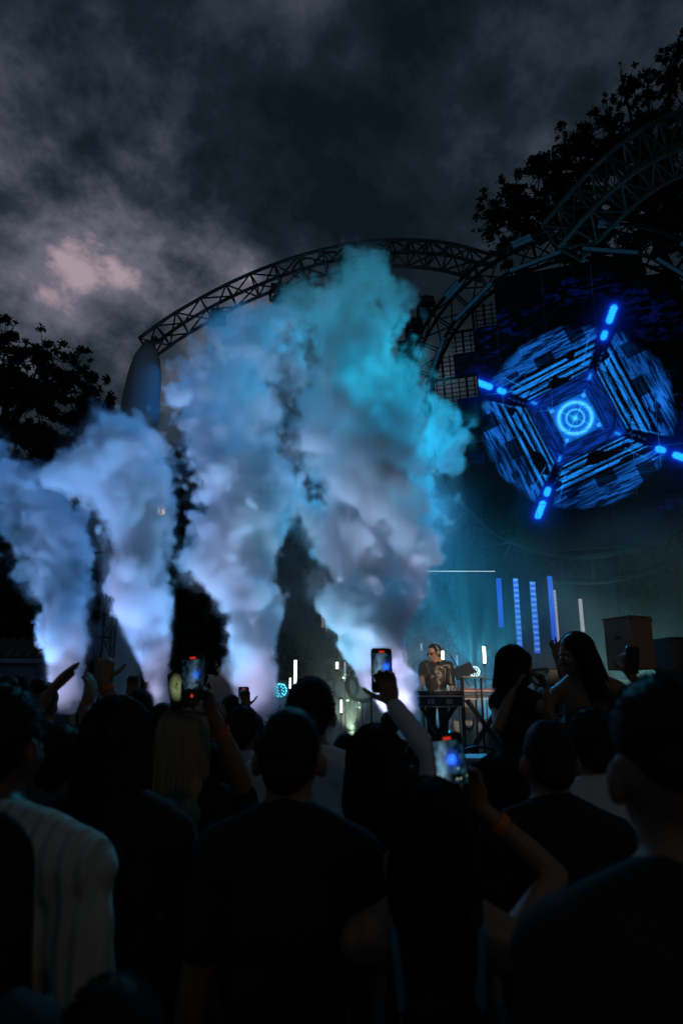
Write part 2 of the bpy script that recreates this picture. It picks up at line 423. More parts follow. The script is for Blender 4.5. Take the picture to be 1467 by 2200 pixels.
def build_screen():
    t = thing('led_screen', 'round LED screen showing a glowing blue square tunnel and target', 'screen', RC)
    # the picture centre sits a little below the ring centre
    mpp = 1.0 / FPX * (RC - CAM).dot(Vector((0, math.cos(PITCH), math.sin(PITCH))))
    def pix(p):                         # world point -> pixels of the photo
        d = p - CAM; f = d.y * math.cos(PITCH) + d.z * math.sin(PITCH); uu = -d.y * math.sin(PITCH) + d.z * math.cos(PITCH)
        return 733.5 + d.x / f * FPX, 1100 - uu / f * FPX
    # picture centre on the screen plane: where the ray through (1235, 898) meets it
    d = ray(1235, 898); tt = (RC - RN * .12 - CAM).dot(RN) / d.dot(RN); PC = CAM + d * tt
    A = .5; n = 30; k = 0
    for j in range(-7, 7):
        for i in range(-7, 7):
            cxm, cym = (i + .5) * A, (j + .5) * A
            far = max(math.hypot(cxm + sx * A / 2, cym + sy * A / 2) for sx in (-1, 1) for sy in (-1, 1))
            if far > 3.36: continue
            cpx, cpy = pix(RC + RX * cxm + RU * cym)
            open_cell = (cpx < 1040 + 40 * ((j * 5) % 3 - 1) and 610 < cpy < 745) or (cpx < 990 + 25 * (j % 2) and 745 <= cpy < 900)
            loc = RX * cxm + RU * cym - RN * .12
            if open_cell:               # here the mesh carries no modules and the sky shows through
                m = MB()
                for q in range(5): o = -A / 2 + A * (q + .5) / 5; m.box((0, o, 0), (A, .016, .03))
                for q in range(3): o = -A / 2 + A * (q + .5) / 3; m.box((o, 0, .024), (.026 if q != 1 else .05, A, .016))
                ob = m.build('open_mesh_panel', mat('black_metal'), t)
                ob.location = loc; ob.rotation_euler = RM.to_euler(); continue
            g = np.linspace(-A / 2 + .004, A / 2 - .004, n + 1); gx, gy = np.meshgrid(g, g)
            vs = np.stack([gx.ravel(), gy.ravel(), np.zeros(gx.size)], 1)
            fs = [(b * (n + 1) + a, b * (n + 1) + a + 1, (b + 1) * (n + 1) + a + 1, (b + 1) * (n + 1) + a) for b in range(n) for a in range(n)]
            base = len(vs); bv = [(-A / 2 + .002, -A / 2 + .002, -.05), (A / 2 - .002, -A / 2 + .002, -.05), (A / 2 - .002, A / 2 - .002, -.05), (-A / 2 + .002, A / 2 - .002, -.05)]
            c = [0, n, (n + 1) * (n + 1) - 1, (n + 1) * n]
            fs += [(base + 3, base + 2, base + 1, base)] + [(c[q], base + q, base + (q + 1) % 4, c[(q + 1) % 4]) for q in range(4)]
            me = bpy.data.meshes.new('panel'); me.from_pydata(vs.tolist() + bv, [], fs); me.update(); me.materials.append(SCREEN)
            wx = RC + Vector((0, 0, 0)) - PC
            lx_ = gx.ravel() + cxm + (RC - RN * .12 - PC).dot(RX); ly_ = gy.ravel() + cym + (RC - RN * .12 - PC).dot(RU)
            col = screen_picture(lx_ / mpp, ly_ / mpp)
            ca = me.attributes.new('picture', 'FLOAT_COLOR', 'POINT'); full = np.zeros((len(vs) + 4, 4), np.float32); full[:, 3] = 1; full[:len(vs), :3] = col
            ca.data.foreach_set('color', full.ravel())
            ob = mesh_obj('panel', me, None, t); ob.location = loc; ob.rotation_euler = RM.to_euler(); k += 1
    # carrier bars behind the modules
    for i in range(-6, 7, 2):
        h = math.sqrt(max(0, 3.3 ** 2 - (i * A) ** 2))
        MB().tube([RX * i * A + RU * -h - RN * .2, RX * i * A + RU * h - RN * .2], .03, 6).build('carrier_bar', mat('black_metal'), t)
        MB().tube([RX * -h + RU * i * A - RN * .24, RX * h + RU * i * A - RN * .24], .03, 6).build('carrier_bar', mat('black_metal'), t)
build_screen()

# ------------------------------------------------------------------ light fixtures on the ring
LENS = mat('fixture_lens', (.06, .13, .17), .25, .0, emit=(.01, .045, .09), estr=.25)  # faint emission stands in for bluish light reflected by the unlit lenses
def led_bar(p, ang, L, W, label, group, lens=None):
    t = thing('light_bar', label, 'light bar', p, rot=(RM.to_3x3() @ Matrix.Rotation(ang, 3, 'Z')), group=group)
    bevel(MB().box((0, 0, -.04), (L, W, .09)).build('housing', mat('black_metal'), t), .012)
    MB().box((0, 0, .012), (L * .96, W * .74, .014)).build('lens', lens or LENS, t)
    if W > .15: MB().box((0, 0, .022), (L * .96, .012, .008)).build('trim_strip', mat('steel', (.35, .36, .38), .3, .8), t)
    for sx in (-1, 1): MB().box((sx * L * .36, 0, -.14), (.05, .06, .11)).build('clamp', mat('black_metal'), t)
words = {74: 'right of the top of the ring', 101: 'left of the top of the ring', 48: 'at the upper right by the picture edge', 128: 'at the upper left of the ring', 155: 'on the left side of the ring above the moving heads'}
for a in (128, 101, 74, 48, 155):
    led_bar(RP(R(a), 3.12, .30), R(a - 90), 1.1, .09, 'long thin bluish light bar ' + words[a], 'thin light bars round the screen')
    if a in (74, 101, 48, 128):
        led_bar(RP(R(a + 2), 3.62, .32), R(a - 88), .42, .20, 'short boxy bluish strobe ' + words[a], 'boxy strobes on the ring')
wl = {222: 'lower left', 248: 'bottom left', 275: 'bottom', 300: 'bottom right'}
for a in (222, 248, 275, 300):
    led_bar(RP(R(a), 3.12, .30), R(a - 90), 1.1, .09, 'thin dim light bar at the ' + wl[a] + ' of the ring in the fog', 'thin light bars round the screen', mat('dark_lens', (.03, .04, .05), .1))
def moving_head(p, dirv, label):
    t = thing('moving_head', label, 'stage light', p, group='moving heads on the ring')
    dv = Vector(dirv).normalized(); m = mat('black_plastic', (.018, .018, .02), .45)
    rot = Matrix.Rotation(math.atan2(dv.x, -dv.y), 3, 'Z')
    bevel(MB().box((0, 0, .30), (.34, .28, .14)).build('base', m, t), .02)
    for sx in (-1, 1): bevel(MB().box(rot @ Vector((sx * .19, 0, .10)), (.05, .12, .32), rot).build('yoke_arm', m, t), .015)
    c = Vector((0, 0, 0)); MB().tube([c - dv * .20, c - dv * .16, c + dv * .06, c + dv * .2], [.08, .125, .135, .12], 16).build('head', m, t, True)
    MB().tube([c + dv * .2, c + dv * .206], .105, 16).build('lens', mat('dark_lens', (.03, .04, .05), .1), t)
    MB().tube([(0, 0, .37), (0, 0, .46)], .03, 8).build('clamp', mat('black_metal'), t)
    return p
MHL = []
for a, tgt, colr, pw, sz, lb in ((141, P(740, 690, 9.6), (.03, .40, .62), 1100, 36, 'uppermost black moving head light at the upper left of the ring'), (149, P(470, 800, 9.9), (.03, .34, .70), 1500, 30, 'second black moving head light down the left of the ring'),
        (157, P(303, 850, 16), (.02, .24, .90), 380, 16, 'third black moving head light down the left of the ring'), (166, P(860, 880, 9.6), (.0, .55, .85), 1700, 40, 'fourth black moving head light down the left of the ring'),
        (177, P(880, 1150, 9.6), (.0, .48, .85), 1000, 44, 'lowest black moving head light on the left of the ring')):
    p = RP(R(a), 3.80, .25); dv = (tgt - p).normalized(); moving_head(p, dv, lb); MHL.append((p + dv * .25, tgt, colr, pw, sz))
for k, (i, tgt, colr, pw, sz, lb) in enumerate(((14, P(250, 960, 9.9), (.05, .26, .85), 1300, 34, 'moving head added under the curved truss near the white leg to edge the smoke blue'), (24, P(420, 880, 9.9), (.05, .30, .85), 900, 36, 'moving head added under the curved truss left of the third plume to edge the smoke blue'))):  # both heads added behind the smoke to give the plumes blue edges
    p = arch_c[i] - Vector((0, .25, .75)); dv = (tgt - p).normalized(); moving_head(p, dv, lb); MHL.append((p + dv * .25, tgt, colr, pw, sz))
# blue wash head assumed in the ring from the blue rims on the crowd
p = RP(R(204), 3.80, .25); dv = (Vector((0, 2.5, 1.5)) - p).normalized(); moving_head(p, dv, 'assumed black moving head light at the lower left of the ring facing the crowd'); MHL.append((p + dv * .25, Vector((0, 2.5, 1.5)), (.05, .38, 1.0), 850, 60))

# ------------------------------------------------------------------ trees
BARK = mat('bark', (.045, .036, .028), .9, var=.4, scale=18, bump=.5)
LEAF = [mat('leaf_dark', (.030, .048, .020), .6, var=.4, scale=2), mat('leaf_mid', (.045, .062, .026), .6, var=.4, scale=2)]
def leaf_mesh(rr, blobs, count, size, name, m):
    vs = np.zeros((count * 5, 3)); fs = []
    wts = np.array([b[3] ** 2 for b in blobs]); wts /= wts.sum(); pick = np.random.default_rng(rr.randrange(10 ** 6)); ids = pick.choice(len(blobs), count, p=wts)
    bb = np.array(blobs)[ids]; unit = lambda q: q / np.linalg.norm(q, axis=1, keepdims=True)
    d = unit(pick.standard_normal((count, 3))); rad = bb[:, 3] * pick.random(count) ** .5 * (1 + .5 * (pick.random(count) < .12))
    c = bb[:, :3] + d * rad[:, None] * np.array((1, 1, .8)); a = unit(pick.standard_normal((count, 3))); b = unit(np.cross(a, pick.standard_normal((count, 3))))
    L = (size * (.5 + 1.0 * pick.random(count)))[:, None]; W = L * .33
    vs = np.stack([c, c + a * L * .45 + b * W, c + a * L * .8 + b * W * .6, c + a * L, c + a * L * .45 - b * W], 1).reshape(-1, 3)
    fs = [(k * 5, k * 5 + 4, k * 5 + 3, k * 5 + 2, k * 5 + 1) for k in range(count)]
    me = bpy.data.meshes.new(name); me.from_pydata(vs.tolist(), [], fs); me.update(); me.materials.append(m); return me
def tree(label, base, limbs, blobs, count, size, seed, trunk_r=.25, group='trees behind the stage'):
    """limbs: polylines in world space; blobs: (world point, radius) clumps of foliage"""
    rr = random.Random(seed); base = Vector(base); t = thing('tree', label, 'tree', base, group=group)
    tr = MB()
    for pts, r0, r1 in limbs:
        p = catmull([Vector(q) - base for q in pts], 10); n = len(p)
        p = [q + Vector((rr.uniform(-1, 1), rr.uniform(-1, 1), 0)) * .04 * min(i, 4) / 4 for i, q in enumerate(p)]
        tr.tube(p, [r0 + (r1 - r0) * i / (n - 1) for i in range(n)], 7)
    tr.build('trunk', BARK, t, True)
    bl = []; tw = MB()
    for c, r in blobs:
        c = Vector(c) - base; bl.append((*c, r * .36))
        for _ in range(26):
            d = Vector((rr.gauss(0, 1), rr.gauss(0, 1), rr.gauss(0, 1))).normalized() * r * rr.uniform(.35, 1.5)
            q = r * rr.uniform(.07, .26); bl.append((*(c + d), q)); tw.tube([c + d * .2, c + d * .6 + Vector((0, 0, -.06)), c + d * (1 + .6 * q / r)], [.022, .014, .005], 4, False)
    me = leaf_mesh(rr, bl, count, size, 'crown', LEAF[seed % 2]); mesh_obj('crown', me, None, t); tw.build('twigs', BARK, t)['kind'] = 'stuff'
    return t
def pxblobs(lst): return [(P(x, y, Yd), r * MPP(x, y, Yd)) for x, y, r, Yd in lst]
# left tree beside the white leg
b = P(-20, 1500, 22); b.z = 0
bl = pxblobs([(20, 800, 70, 22), (-40, 760, 80, 22), (10, 730, 40, 22.4), (95, 765, 45, 21.6), (150, 810, 50, 22), (195, 840, 42, 21.5), (90, 860, 75, 22.5), (170, 900, 60, 22.4), (20, 930, 90, 22.3), (100, 980, 80, 22), (-30, 1050, 100, 22.5), (70, 1080, 80, 22.4), (160, 1000, 60, 22.8)])
tr_limbs = [([b, b + Vector((.1, 0, 3)), P(0, 1050, 22), P(20, 860, 22)], .34, .07)] + [([P(0, 1060 - 40 * i, 22), (P(0, 1060 - 40 * i, 22) + c) / 2 + Vector((0, 0, .3)), c], .10, .02) for i, (c, r) in enumerate(bl[1:7])]
tree('dark leafy tree at the left edge beside the white leg', b, tr_limbs, bl, 80000, .10, 11)
# right tree above the ring
b = P(1520, 1500, 19); b.z = 0
bl = pxblobs([(1060, 470, 34, 18), (1100, 430, 48, 18), (1130, 490, 70, 18.3), (1160, 370, 40, 17.8), (1210, 420, 70, 18.4), (1190, 350, 24, 18), (1260, 300, 45, 18), (1250, 360, 60, 18.3), (1310, 270, 42, 18), (1340, 190, 34, 18), (1320, 340, 60, 18.6), (1390, 200, 30, 18), (1400, 260, 40, 18.4), (1440, 170, 36, 18), (1455, 120, 34, 18), (1420, 340, 80, 18.6), (1475, 240, 60, 18.4), (1340, 430, 90, 18.8), (1240, 500, 90, 18.6), (1080, 530, 40, 18.3), (1500, 380, 120, 19), (1450, 480, 110, 19)])
hub = P(1400, 480, 18.8)
tr_limbs = [([b, b + Vector((-.2, 0, 5)), P(1470, 700, 19), hub, P(1370, 230, 18.2)], .42, .04)]
for i, (c, r) in enumerate(bl):
    if i % 2 == 0 or i in (3, 9, 11, 13): tr_limbs.append(([hub + Vector((0, 0, .15 * (i % 4))), (hub + c) / 2 + Vector((0, 0, .35 - .1 * (i % 3))), c, c + (c - hub).normalized() * .55 + Vector((0, 0, .2))], .09, .008))
tree('large dark tree rising behind the ring at the upper right', b, tr_limbs, bl, 110000, .08, 12)
# the dark tree belt behind the smoke
belt = [(120, 1260, 210, 25, 'dark tree behind the two left smoke plumes'), (420, 1230, 190, 27, 'dark tree behind the gap between the second and third plume'), (680, 1280, 170, 26, 'dark tree behind the light tubes at centre'),
        (900, 1220, 200, 28, 'dark tree behind the tallest plume'), (1150, 1250, 190, 29, 'dark tree behind the glowing light strips'), (1420, 1180, 230, 27, 'dark tree behind the brown speaker')]
bm_ = None
for i, (px, py, rp, Yd, lb) in enumerate(belt):
    c = P(px, py, Yd); b = Vector((c.x, Yd, 0)); r = rp * MPP(px, py, Yd)
    t = thing('tree', lb, 'tree', b, group='trees behind the stage')
    k = r / 3.4
    if bm_ is None:
        rr = random.Random(77); blobs = []
        for _ in range(46):
            d = Vector((rr.gauss(0, 1), rr.gauss(0, 1), rr.gauss(0, 1))).normalized() * rr.uniform(.2, 1) * 3.0
            blobs.append((d.x, d.y, 4.6 + d.z * 1.25, rr.uniform(.6, 1.3)))
        bm_ = leaf_mesh(rr, blobs, 20000, .34, 'crown', LEAF[0])
        tm_ = MB().tube([(0, 0, 0), (.1, 0, 1.5), (0, .1, 3.2), (.1, 0, 5.5)], [.32, .24, .2, .06], 8)
        for _ in range(7):
            d = Vector((rr.uniform(-1, 1), rr.uniform(-1, 1), rr.uniform(.5, 1.4))) * 1.8; tm_.tube([(0, 0, 2.6), d * .5 + Vector((0, 0, 3)), d + Vector((0, 0, 3.4))], [.1, .07, .02], 6)
    cr = mesh_obj('crown', bm_, None, t)
    if i == 0: trn = tm_.build('trunk', BARK, t, True)
    else: mesh_obj('trunk', trn.data, None, t)
    t.scale = (k, k, max(k, c.z / 4.6)); t.rotation_euler = (0, 0, i * 1.1)

# ------------------------------------------------------------------ small tiled pavilion at the left
def pavilion():
    a = P(-160, 1425, 17.5); b = P(92, 1425, 17.5); ze = a.z; zr = P(40, 1368, 17.5).z
    t = thing('tiled_pavilion', 'small plastered pavilion with a tiled roof at the left edge', 'building', (0, 0, 0))
    MB().box(((a.x + b.x) / 2, 19.0, ze / 2), (b.x - a.x - .5, 2.6, ze)).build('wall', mat('plaster', (.30, .34, .40), .85, bump=.2), t)
    MB().box(((a.x + b.x) / 2, 19.0, ze + .06), (b.x - a.x, 3.1, .12)).build('eave', mat('plaster'), t)
    rf = MB(); x0, x1, y0, y1 = a.x, b.x, 17.45, 20.55; xm0, xm1, ym = x0 + 1.2, x1 - .75, 19
    rf.add([(x0, y0, ze + .13), (x1, y0, ze + .13), (x1, y1, ze + .13), (x0, y1, ze + .13), (xm0, ym, zr), (xm1, ym, zr)], [(0, 1, 5, 4), (1, 2, 5), (2, 3, 4, 5), (3, 0, 4), (3, 2, 1, 0)])
    r = rf.build('roof', mat('roof_base', (.10, .075, .06), .9), t)
    tm = None; nrow = 4; ncol = 11
    for j in range(nrow):
        k0, k1 = j / nrow, (j + 1.15) / nrow
        for i in range(ncol):
            xx = x0 + (i + .5) * (x1 - x0) / ncol
            lo_ = x0 + (xm0 - x0) * k1; hi_ = x1 + (xm1 - x1) * k1
            if not (lo_ - .05 < xx < hi_ + .05): continue
            A = Vector((xx, y0 + (ym - y0) * k0, ze + .14 + (zr - ze - .13) * k0 + .02)); B = Vector((xx, y0 + (ym - y0) * min(k1, 1), ze + .14 + (zr - ze - .13) * min(k1, 1) + .05))
            MB().tube([A, B], [.10, .085], 8).build('tile', mat('roof_tile', (.20, .15, .11), .85, var=.35, scale=5), r, True)
pavilion()
# ------------------------------------------------------------------ smoke: real density grids computed here once
def _bspline_matrix(n, freq_cells, shift):
    x = (np.arange(n) / max(n - 1, 1)) * freq_cells + shift
    i = np.floor(x).astype(int); t = x - i
    K = int(math.ceil(freq_cells)) + 5
    M = np.zeros((n, K), np.float32)
    w = ((1 - t) ** 3 / 6, (3 * t ** 3 - 6 * t ** 2 + 4) / 6, (-3 * t ** 3 + 3 * t ** 2 + 3 * t + 1) / 6, t ** 3 / 6)
    for k in range(4): M[np.arange(n), i + k] = w[k]
    return M, K
def grid_noise(rng, shape, dims, freq):
    """smooth noise about -1..1 on a regular grid of physical size dims, freq cells per metre"""
    Ms = [_bspline_matrix(n, d * freq, rng.random()) for n, d in zip(shape, dims)]
    a = rng.standard_normal([k for _, k in Ms]).astype(np.float32)
    a = np.tensordot(Ms[0][0], a, (1, 0))
    a = np.tensordot(a, Ms[1][0].T, (1, 0)); a = np.moveaxis(a, 2, 1)
    a = np.tensordot(a, Ms[2][0].T, (2, 0))
    return (a / .38).astype(np.float32)
def sstep(x, a, b):
    t = np.clip((x - a) / (b - a), 0, 1); return t * t * (3 - 2 * t)

def smoke_material(name, density, color=(.93, .94, .96), aniso=.1):
    mt = bpy.data.materials.new(name); mt.use_nodes = True; nt = mt.node_tree; nt.nodes.clear()
    o = nt.nodes.new('ShaderNodeOutputMaterial'); p = nt.nodes.new('ShaderNodeVolumePrincipled')
    p.inputs['Color'].default_value = (*color, 1); p.inputs['Density'].default_value = density
    p.inputs['Anisotropy'].default_value = aniso
    nt.links.new(p.outputs[0], o.inputs['Volume'])
    return mt

def volume_object(name, mat, dens, lo, hi):
    """a Volume object holding the density array dens[z, y, x] between corners lo and hi"""
    nz, ny, nx = dens.shape
    me = bpy.data.meshes.new(name + '_density'); me.vertices.add(dens.size)
    at = me.attributes.new('d', 'FLOAT', 'POINT'); at.data.foreach_set('value', np.ascontiguousarray(dens, np.float32).ravel())
    src = bpy.data.objects.new(name + '_density', me)          # plain data, not in the scene
    t = bpy.data.node_groups.new(name, 'GeometryNodeTree'); N = t.nodes.new; L = t.links.new
    t.interface.new_socket('Geometry', in_out='OUTPUT', socket_type='NodeSocketGeometry')
    pos = N('GeometryNodeInputPosition'); sep = N('ShaderNodeSeparateXYZ'); L(pos.outputs[0], sep.inputs[0])
    def m(op, a, b):
        n = N('ShaderNodeMath'); n.operation = op
        for s, x in zip(n.inputs, (a, b)):
            if isinstance(x, (int, float)): s.default_value = x
            else: L(x, s)
        return n.outputs[0]
    def ix(s, a, b, n): return m('ROUND', m('MULTIPLY', m('SUBTRACT', s, a), (n - 1) / (b - a)), 0)
    def toint(s):
        n = N('FunctionNodeFloatToInt'); L(s, n.inputs[0]); return n.outputs[0]
    def im(op, a, b):
        n = N('FunctionNodeIntegerMath'); n.operation = op
        for s, x in zip(n.inputs, (a, b)):
            if isinstance(x, int): s.default_value = x
            else: L(x, s)
        return n.outputs[0]
    jx, jy, jz = [toint(ix(sep.outputs[k], lo[k], hi[k], n)) for k, n in ((0, nx), (1, ny), (2, nz))]
    idx = im('ADD', jx, im('MULTIPLY', im('ADD', jy, im('MULTIPLY', jz, ny)), nx))
    oi = N('GeometryNodeObjectInfo'); oi.inputs['Object'].default_value = src
    na = N('GeometryNodeInputNamedAttribute'); na.data_type = 'FLOAT'; na.inputs['Name'].default_value = 'd'
    si = N('GeometryNodeSampleIndex'); si.data_type = 'FLOAT'; si.domain = 'POINT'; si.clamp = True
    L(oi.outputs['Geometry'], si.inputs['Geometry']); L(na.outputs['Attribute'], si.inputs['Value']); L(idx, si.inputs['Index'])
    vc = N('GeometryNodeVolumeCube'); L(si.outputs[0], vc.inputs['Density'])
    vc.inputs['Min'].default_value = lo; vc.inputs['Max'].default_value = hi
    for k, n in (('X', nx), ('Y', ny), ('Z', nz)): vc.inputs['Resolution ' + k].default_value = n
    sm = N('GeometryNodeSetMaterial'); L(vc.outputs[0], sm.inputs[0]); sm.inputs['Material'].default_value = mat
    out = N('NodeGroupOutput'); L(sm.outputs[0], out.inputs[0])
    vd = bpy.data.volumes.new(name); vo = bpy.data.objects.new(name, vd); COL.objects.link(vo); vd.materials.append(mat)
    md = vo.modifiers.new('density', 'NODES'); md.node_group = t
    return vo

SMOKE = smoke_material('co2_smoke', 5.2, (.94, .945, .955))
def plume(edges, Y, seed, label, extra=(), voxel=.028, wispy=1.0, low=1.25, high=.34):
    """edges: [(py, left px, right px)] outline of one jet from nozzle to top, standing at its own depth Y"""
    rng = np.random.default_rng(seed)
    cols = []
    for e, yy in [(edges, Y)] + list(extra):
        pts = []
        for py, l, r in e:
            a = P(l, py, yy); b = P(r, py, yy); pts.append((a.z, (a.x + b.x) / 2, (b.x - a.x) / 2))
        cols.append((sorted(pts), yy))
    allp = [p for c, _ in cols for p in c]; rm = max(p[2] for p in allp)
    lo = (min(p[1] - p[2] for p in allp) - .6, Y - rm - .5, min(p[0] for p in allp) - .1)
    hi = (max(p[1] + p[2] for p in allp) + .6, Y + rm + .5, max(p[0] for p in allp) + .7)
    n = [int((b - a) / voxel) for a, b in zip(lo, hi)]; dims = [b - a for a, b in zip(lo, hi)]
    shape = (n[2], n[1], n[0]); ds = (dims[2], dims[1], dims[0])
    Z = np.linspace(lo[2], hi[2], n[2], dtype=np.float32)[:, None, None]
    Yg = np.linspace(lo[1], hi[1], n[1], dtype=np.float32)[None, :, None]
    X = np.linspace(lo[0], hi[0], n[0], dtype=np.float32)[None, None, :]
    grow = .18 + .82 * np.clip((Z - 1.3) / 4.2, 0, 1)
    G = lambda f: grid_noise(rng, shape, ds, f)
    wz = Z + grow * (.22 * G(.8) + .16 * G(1.9))
    wx = X + grow * (.20 * G(.7) + .15 * G(1.8) + .075 * G(4.2) + .03 * G(9.0))
    wy = Yg + grow * (.24 * G(.7) + .15 * G(1.8) + .075 * G(4.2) + .03 * G(9.0))
    # rounded lobes with sharp creases between them, at four sizes
    bill = (.66 - .17 * np.abs(G(1.1)) - .16 * np.abs(G(2.2)) - .17 * np.abs(G(4.6)) - .15 * np.abs(G(9.0)) - .10 * np.abs(G(15.0))) * (.6 + .4 * grow)
    best = None
    for pts, yy in cols:
        zz = [p[0] for p in pts]
        cx = np.interp(wz, zz, [p[1] for p in pts]).astype(np.float32); rr = np.interp(wz, zz, [p[2] for p in pts]).astype(np.float32)
        over = np.maximum(np.maximum(wz - zz[-1], (zz[0] - wz) * 3), 0)
        q = (np.sqrt((wx - cx) ** 2 + (wy - yy) ** 2 + over ** 2) - rr) / np.maximum(.8 * rr, .16)
        best = q if best is None else np.minimum(best, q)
    fine0 = G(6.0)
    hgt = np.clip((Z - 1.5) / 6.0, 0, 1)
    q = best + bill * (1.0 + .5 * hgt)
    core = sstep(q, .07, -(.06 + .15 * hgt)) * np.clip(1.0 + .35 * fine0, .3, 1.5)
    fine = G(3.3) * .6 + G(7.5) * .4
    wisp = sstep(best + .5 * bill, .50, -.15) * np.clip(fine * .6 + .12, 0, 1) * .16 * wispy * np.clip((Z - 1.6) / 2, 0, 1)
    var = np.clip(.9 + .22 * G(1.5) + .26 * G(3.4) + .30 * G(7.5), .12, 1.9)
    dens = core * var * (low + (high - low) * np.clip((Z - 1.6) / 6.5, 0, 1)) + wisp
    dens[dens < .004] = 0
    vo = volume_object('smoke_plume', SMOKE, dens, lo, hi)
    vo['label'] = label; vo['category'] = 'smoke'; vo['group'] = 'smoke jets shooting up from the stage edge'
    return vo

PY = 9.6
plume([(1520, 120, 190), (1440, 100, 202), (1400, 82, 205), (1300, 62, 196), (1200, 10, 182), (1120, -40, 155), (1050, -80, 115), (1000, -100, 80), (985, -90, 40)], PY + .3, 1,
      'leftmost smoke plume, white below and saturated blue above, cut by the left edge')
plume([(1600, 325, 380), (1500, 308, 382), (1440, 286, 370), (1380, 266, 372), (1300, 252, 390), (1200, 236, 388), (1130, 210, 385), (1090, 165, 385), (1060, 115, 380), (1020, 100, 360), (1000, 130, 320)], PY + .1, 2,
      'second smoke plume from the left with a broad flat head leaning left')
plume([(1620, 560, 620), (1500, 515, 604), (1440, 488, 596), (1360, 462, 598), (1260, 418, 596), (1160, 428, 610), (1080, 425, 620), (1000, 410, 605), (900, 392, 600), (800, 408, 605), (740, 425, 585), (710, 445, 565)], PY + .35, 3,
      'third smoke plume from the left, rising behind the raised phones to a blue top')
plume([(1660, 890, 915), (1580, 866, 906), (1500, 812, 884), (1420, 768, 882), (1340, 735, 890), (1260, 680, 895), (1180, 645, 905), (1100, 645, 915), (1000, 615, 925), (920, 605, 925), (820, 602, 895), (720, 615, 868), (640, 640, 862), (590, 680, 840)], PY - .1, 4,
      'tallest smoke plume, beside the keyboard player, teal on its right side', extra=[([(1040, 940, 965), (1000, 915, 990), (950, 915, 1000), (900, 900, 980), (870, 910, 940)], PY - .1)])
# ------------------------------------------------------------------ people
PENDING = []                       # meshes to be fused into one continuous surface at the end
TEXC = {}
def ctex(size):
    if size not in TEXC:
        t = bpy.data.textures.new('folds', 'CLOUDS'); t.noise_scale = size; t.noise_depth = 2; TEXC[size] = t
    return TEXC[size]
def fuse(o, voxel, smooth=4, folds=0.0, fold_size=.10, deci=None):
    md = o.modifiers.new('fuse', 'REMESH'); md.mode = 'VOXEL'; md.voxel_size = voxel; md.use_smooth_shade = True
    if smooth: s = o.modifiers.new('soften', 'SMOOTH'); s.factor = .5; s.iterations = smooth
    if folds:
        d = o.modifiers.new('folds', 'DISPLACE'); d.texture = ctex(fold_size); d.strength = folds; d.mid_level = .5; d.texture_coords = 'LOCAL'
    if deci: c = o.modifiers.new('thin', 'DECIMATE'); c.ratio = deci
    PENDING.append(o); return o
def finish_fusing():
    bpy.context.view_layer.update(); dg = bpy.context.evaluated_depsgraph_get(); done = []
    for o in PENDING:
        me = bpy.data.meshes.new_from_object(o.evaluated_get(dg)); done.append((o, me))
    for o, me in done:
        old = o.data; nm = old.name; o.modifiers.clear(); o.data = me; bpy.data.meshes.remove(old); me.name = nm
        me.polygons.foreach_set('use_smooth', [True] * len(me.polygons))
    PENDING.clear()

SKIN = {'light': mat('skin_light', (.46, .29, .21), .5, var=.1), 'mid': mat('skin_mid', (.33, .19, .12), .5, var=.1), 'deep': mat('skin_deep', (.16, .085, .05), .5, var=.1)}
HAIR = {'black': pmat('hair_black', (.012, .010, .009), .55, var=.4, scale=40, stretch=(60, 60, 3), spec=.3), 'brown': pmat('hair_brown', (.035, .022, .014), .55, var=.5, scale=30, stretch=(60, 60, 3), spec=.3),
        'blonde': pmat('hair_blonde', (.44, .36, .25), .5, var=.45, scale=30, stretch=(60, 60, 3), spec=.3)}
def cloth(name, col, rough=.85, **k): return mat('cloth_' + name, col, rough, bump=.12, bscale=120, **k)
BLACKC = cloth('black', (.016, .016, .018)); NAVY = cloth('navy', (.02, .024, .035)); WHITEC = cloth('white', (.76, .76, .78)); GREYC = cloth('grey', (.12, .12, .13)); DENIM = cloth('denim', (.03, .04, .06)); JEANS = cloth('jeans_black', (.02, .02, .022))
TEAL = cloth('teal', (.08, .30, .36))

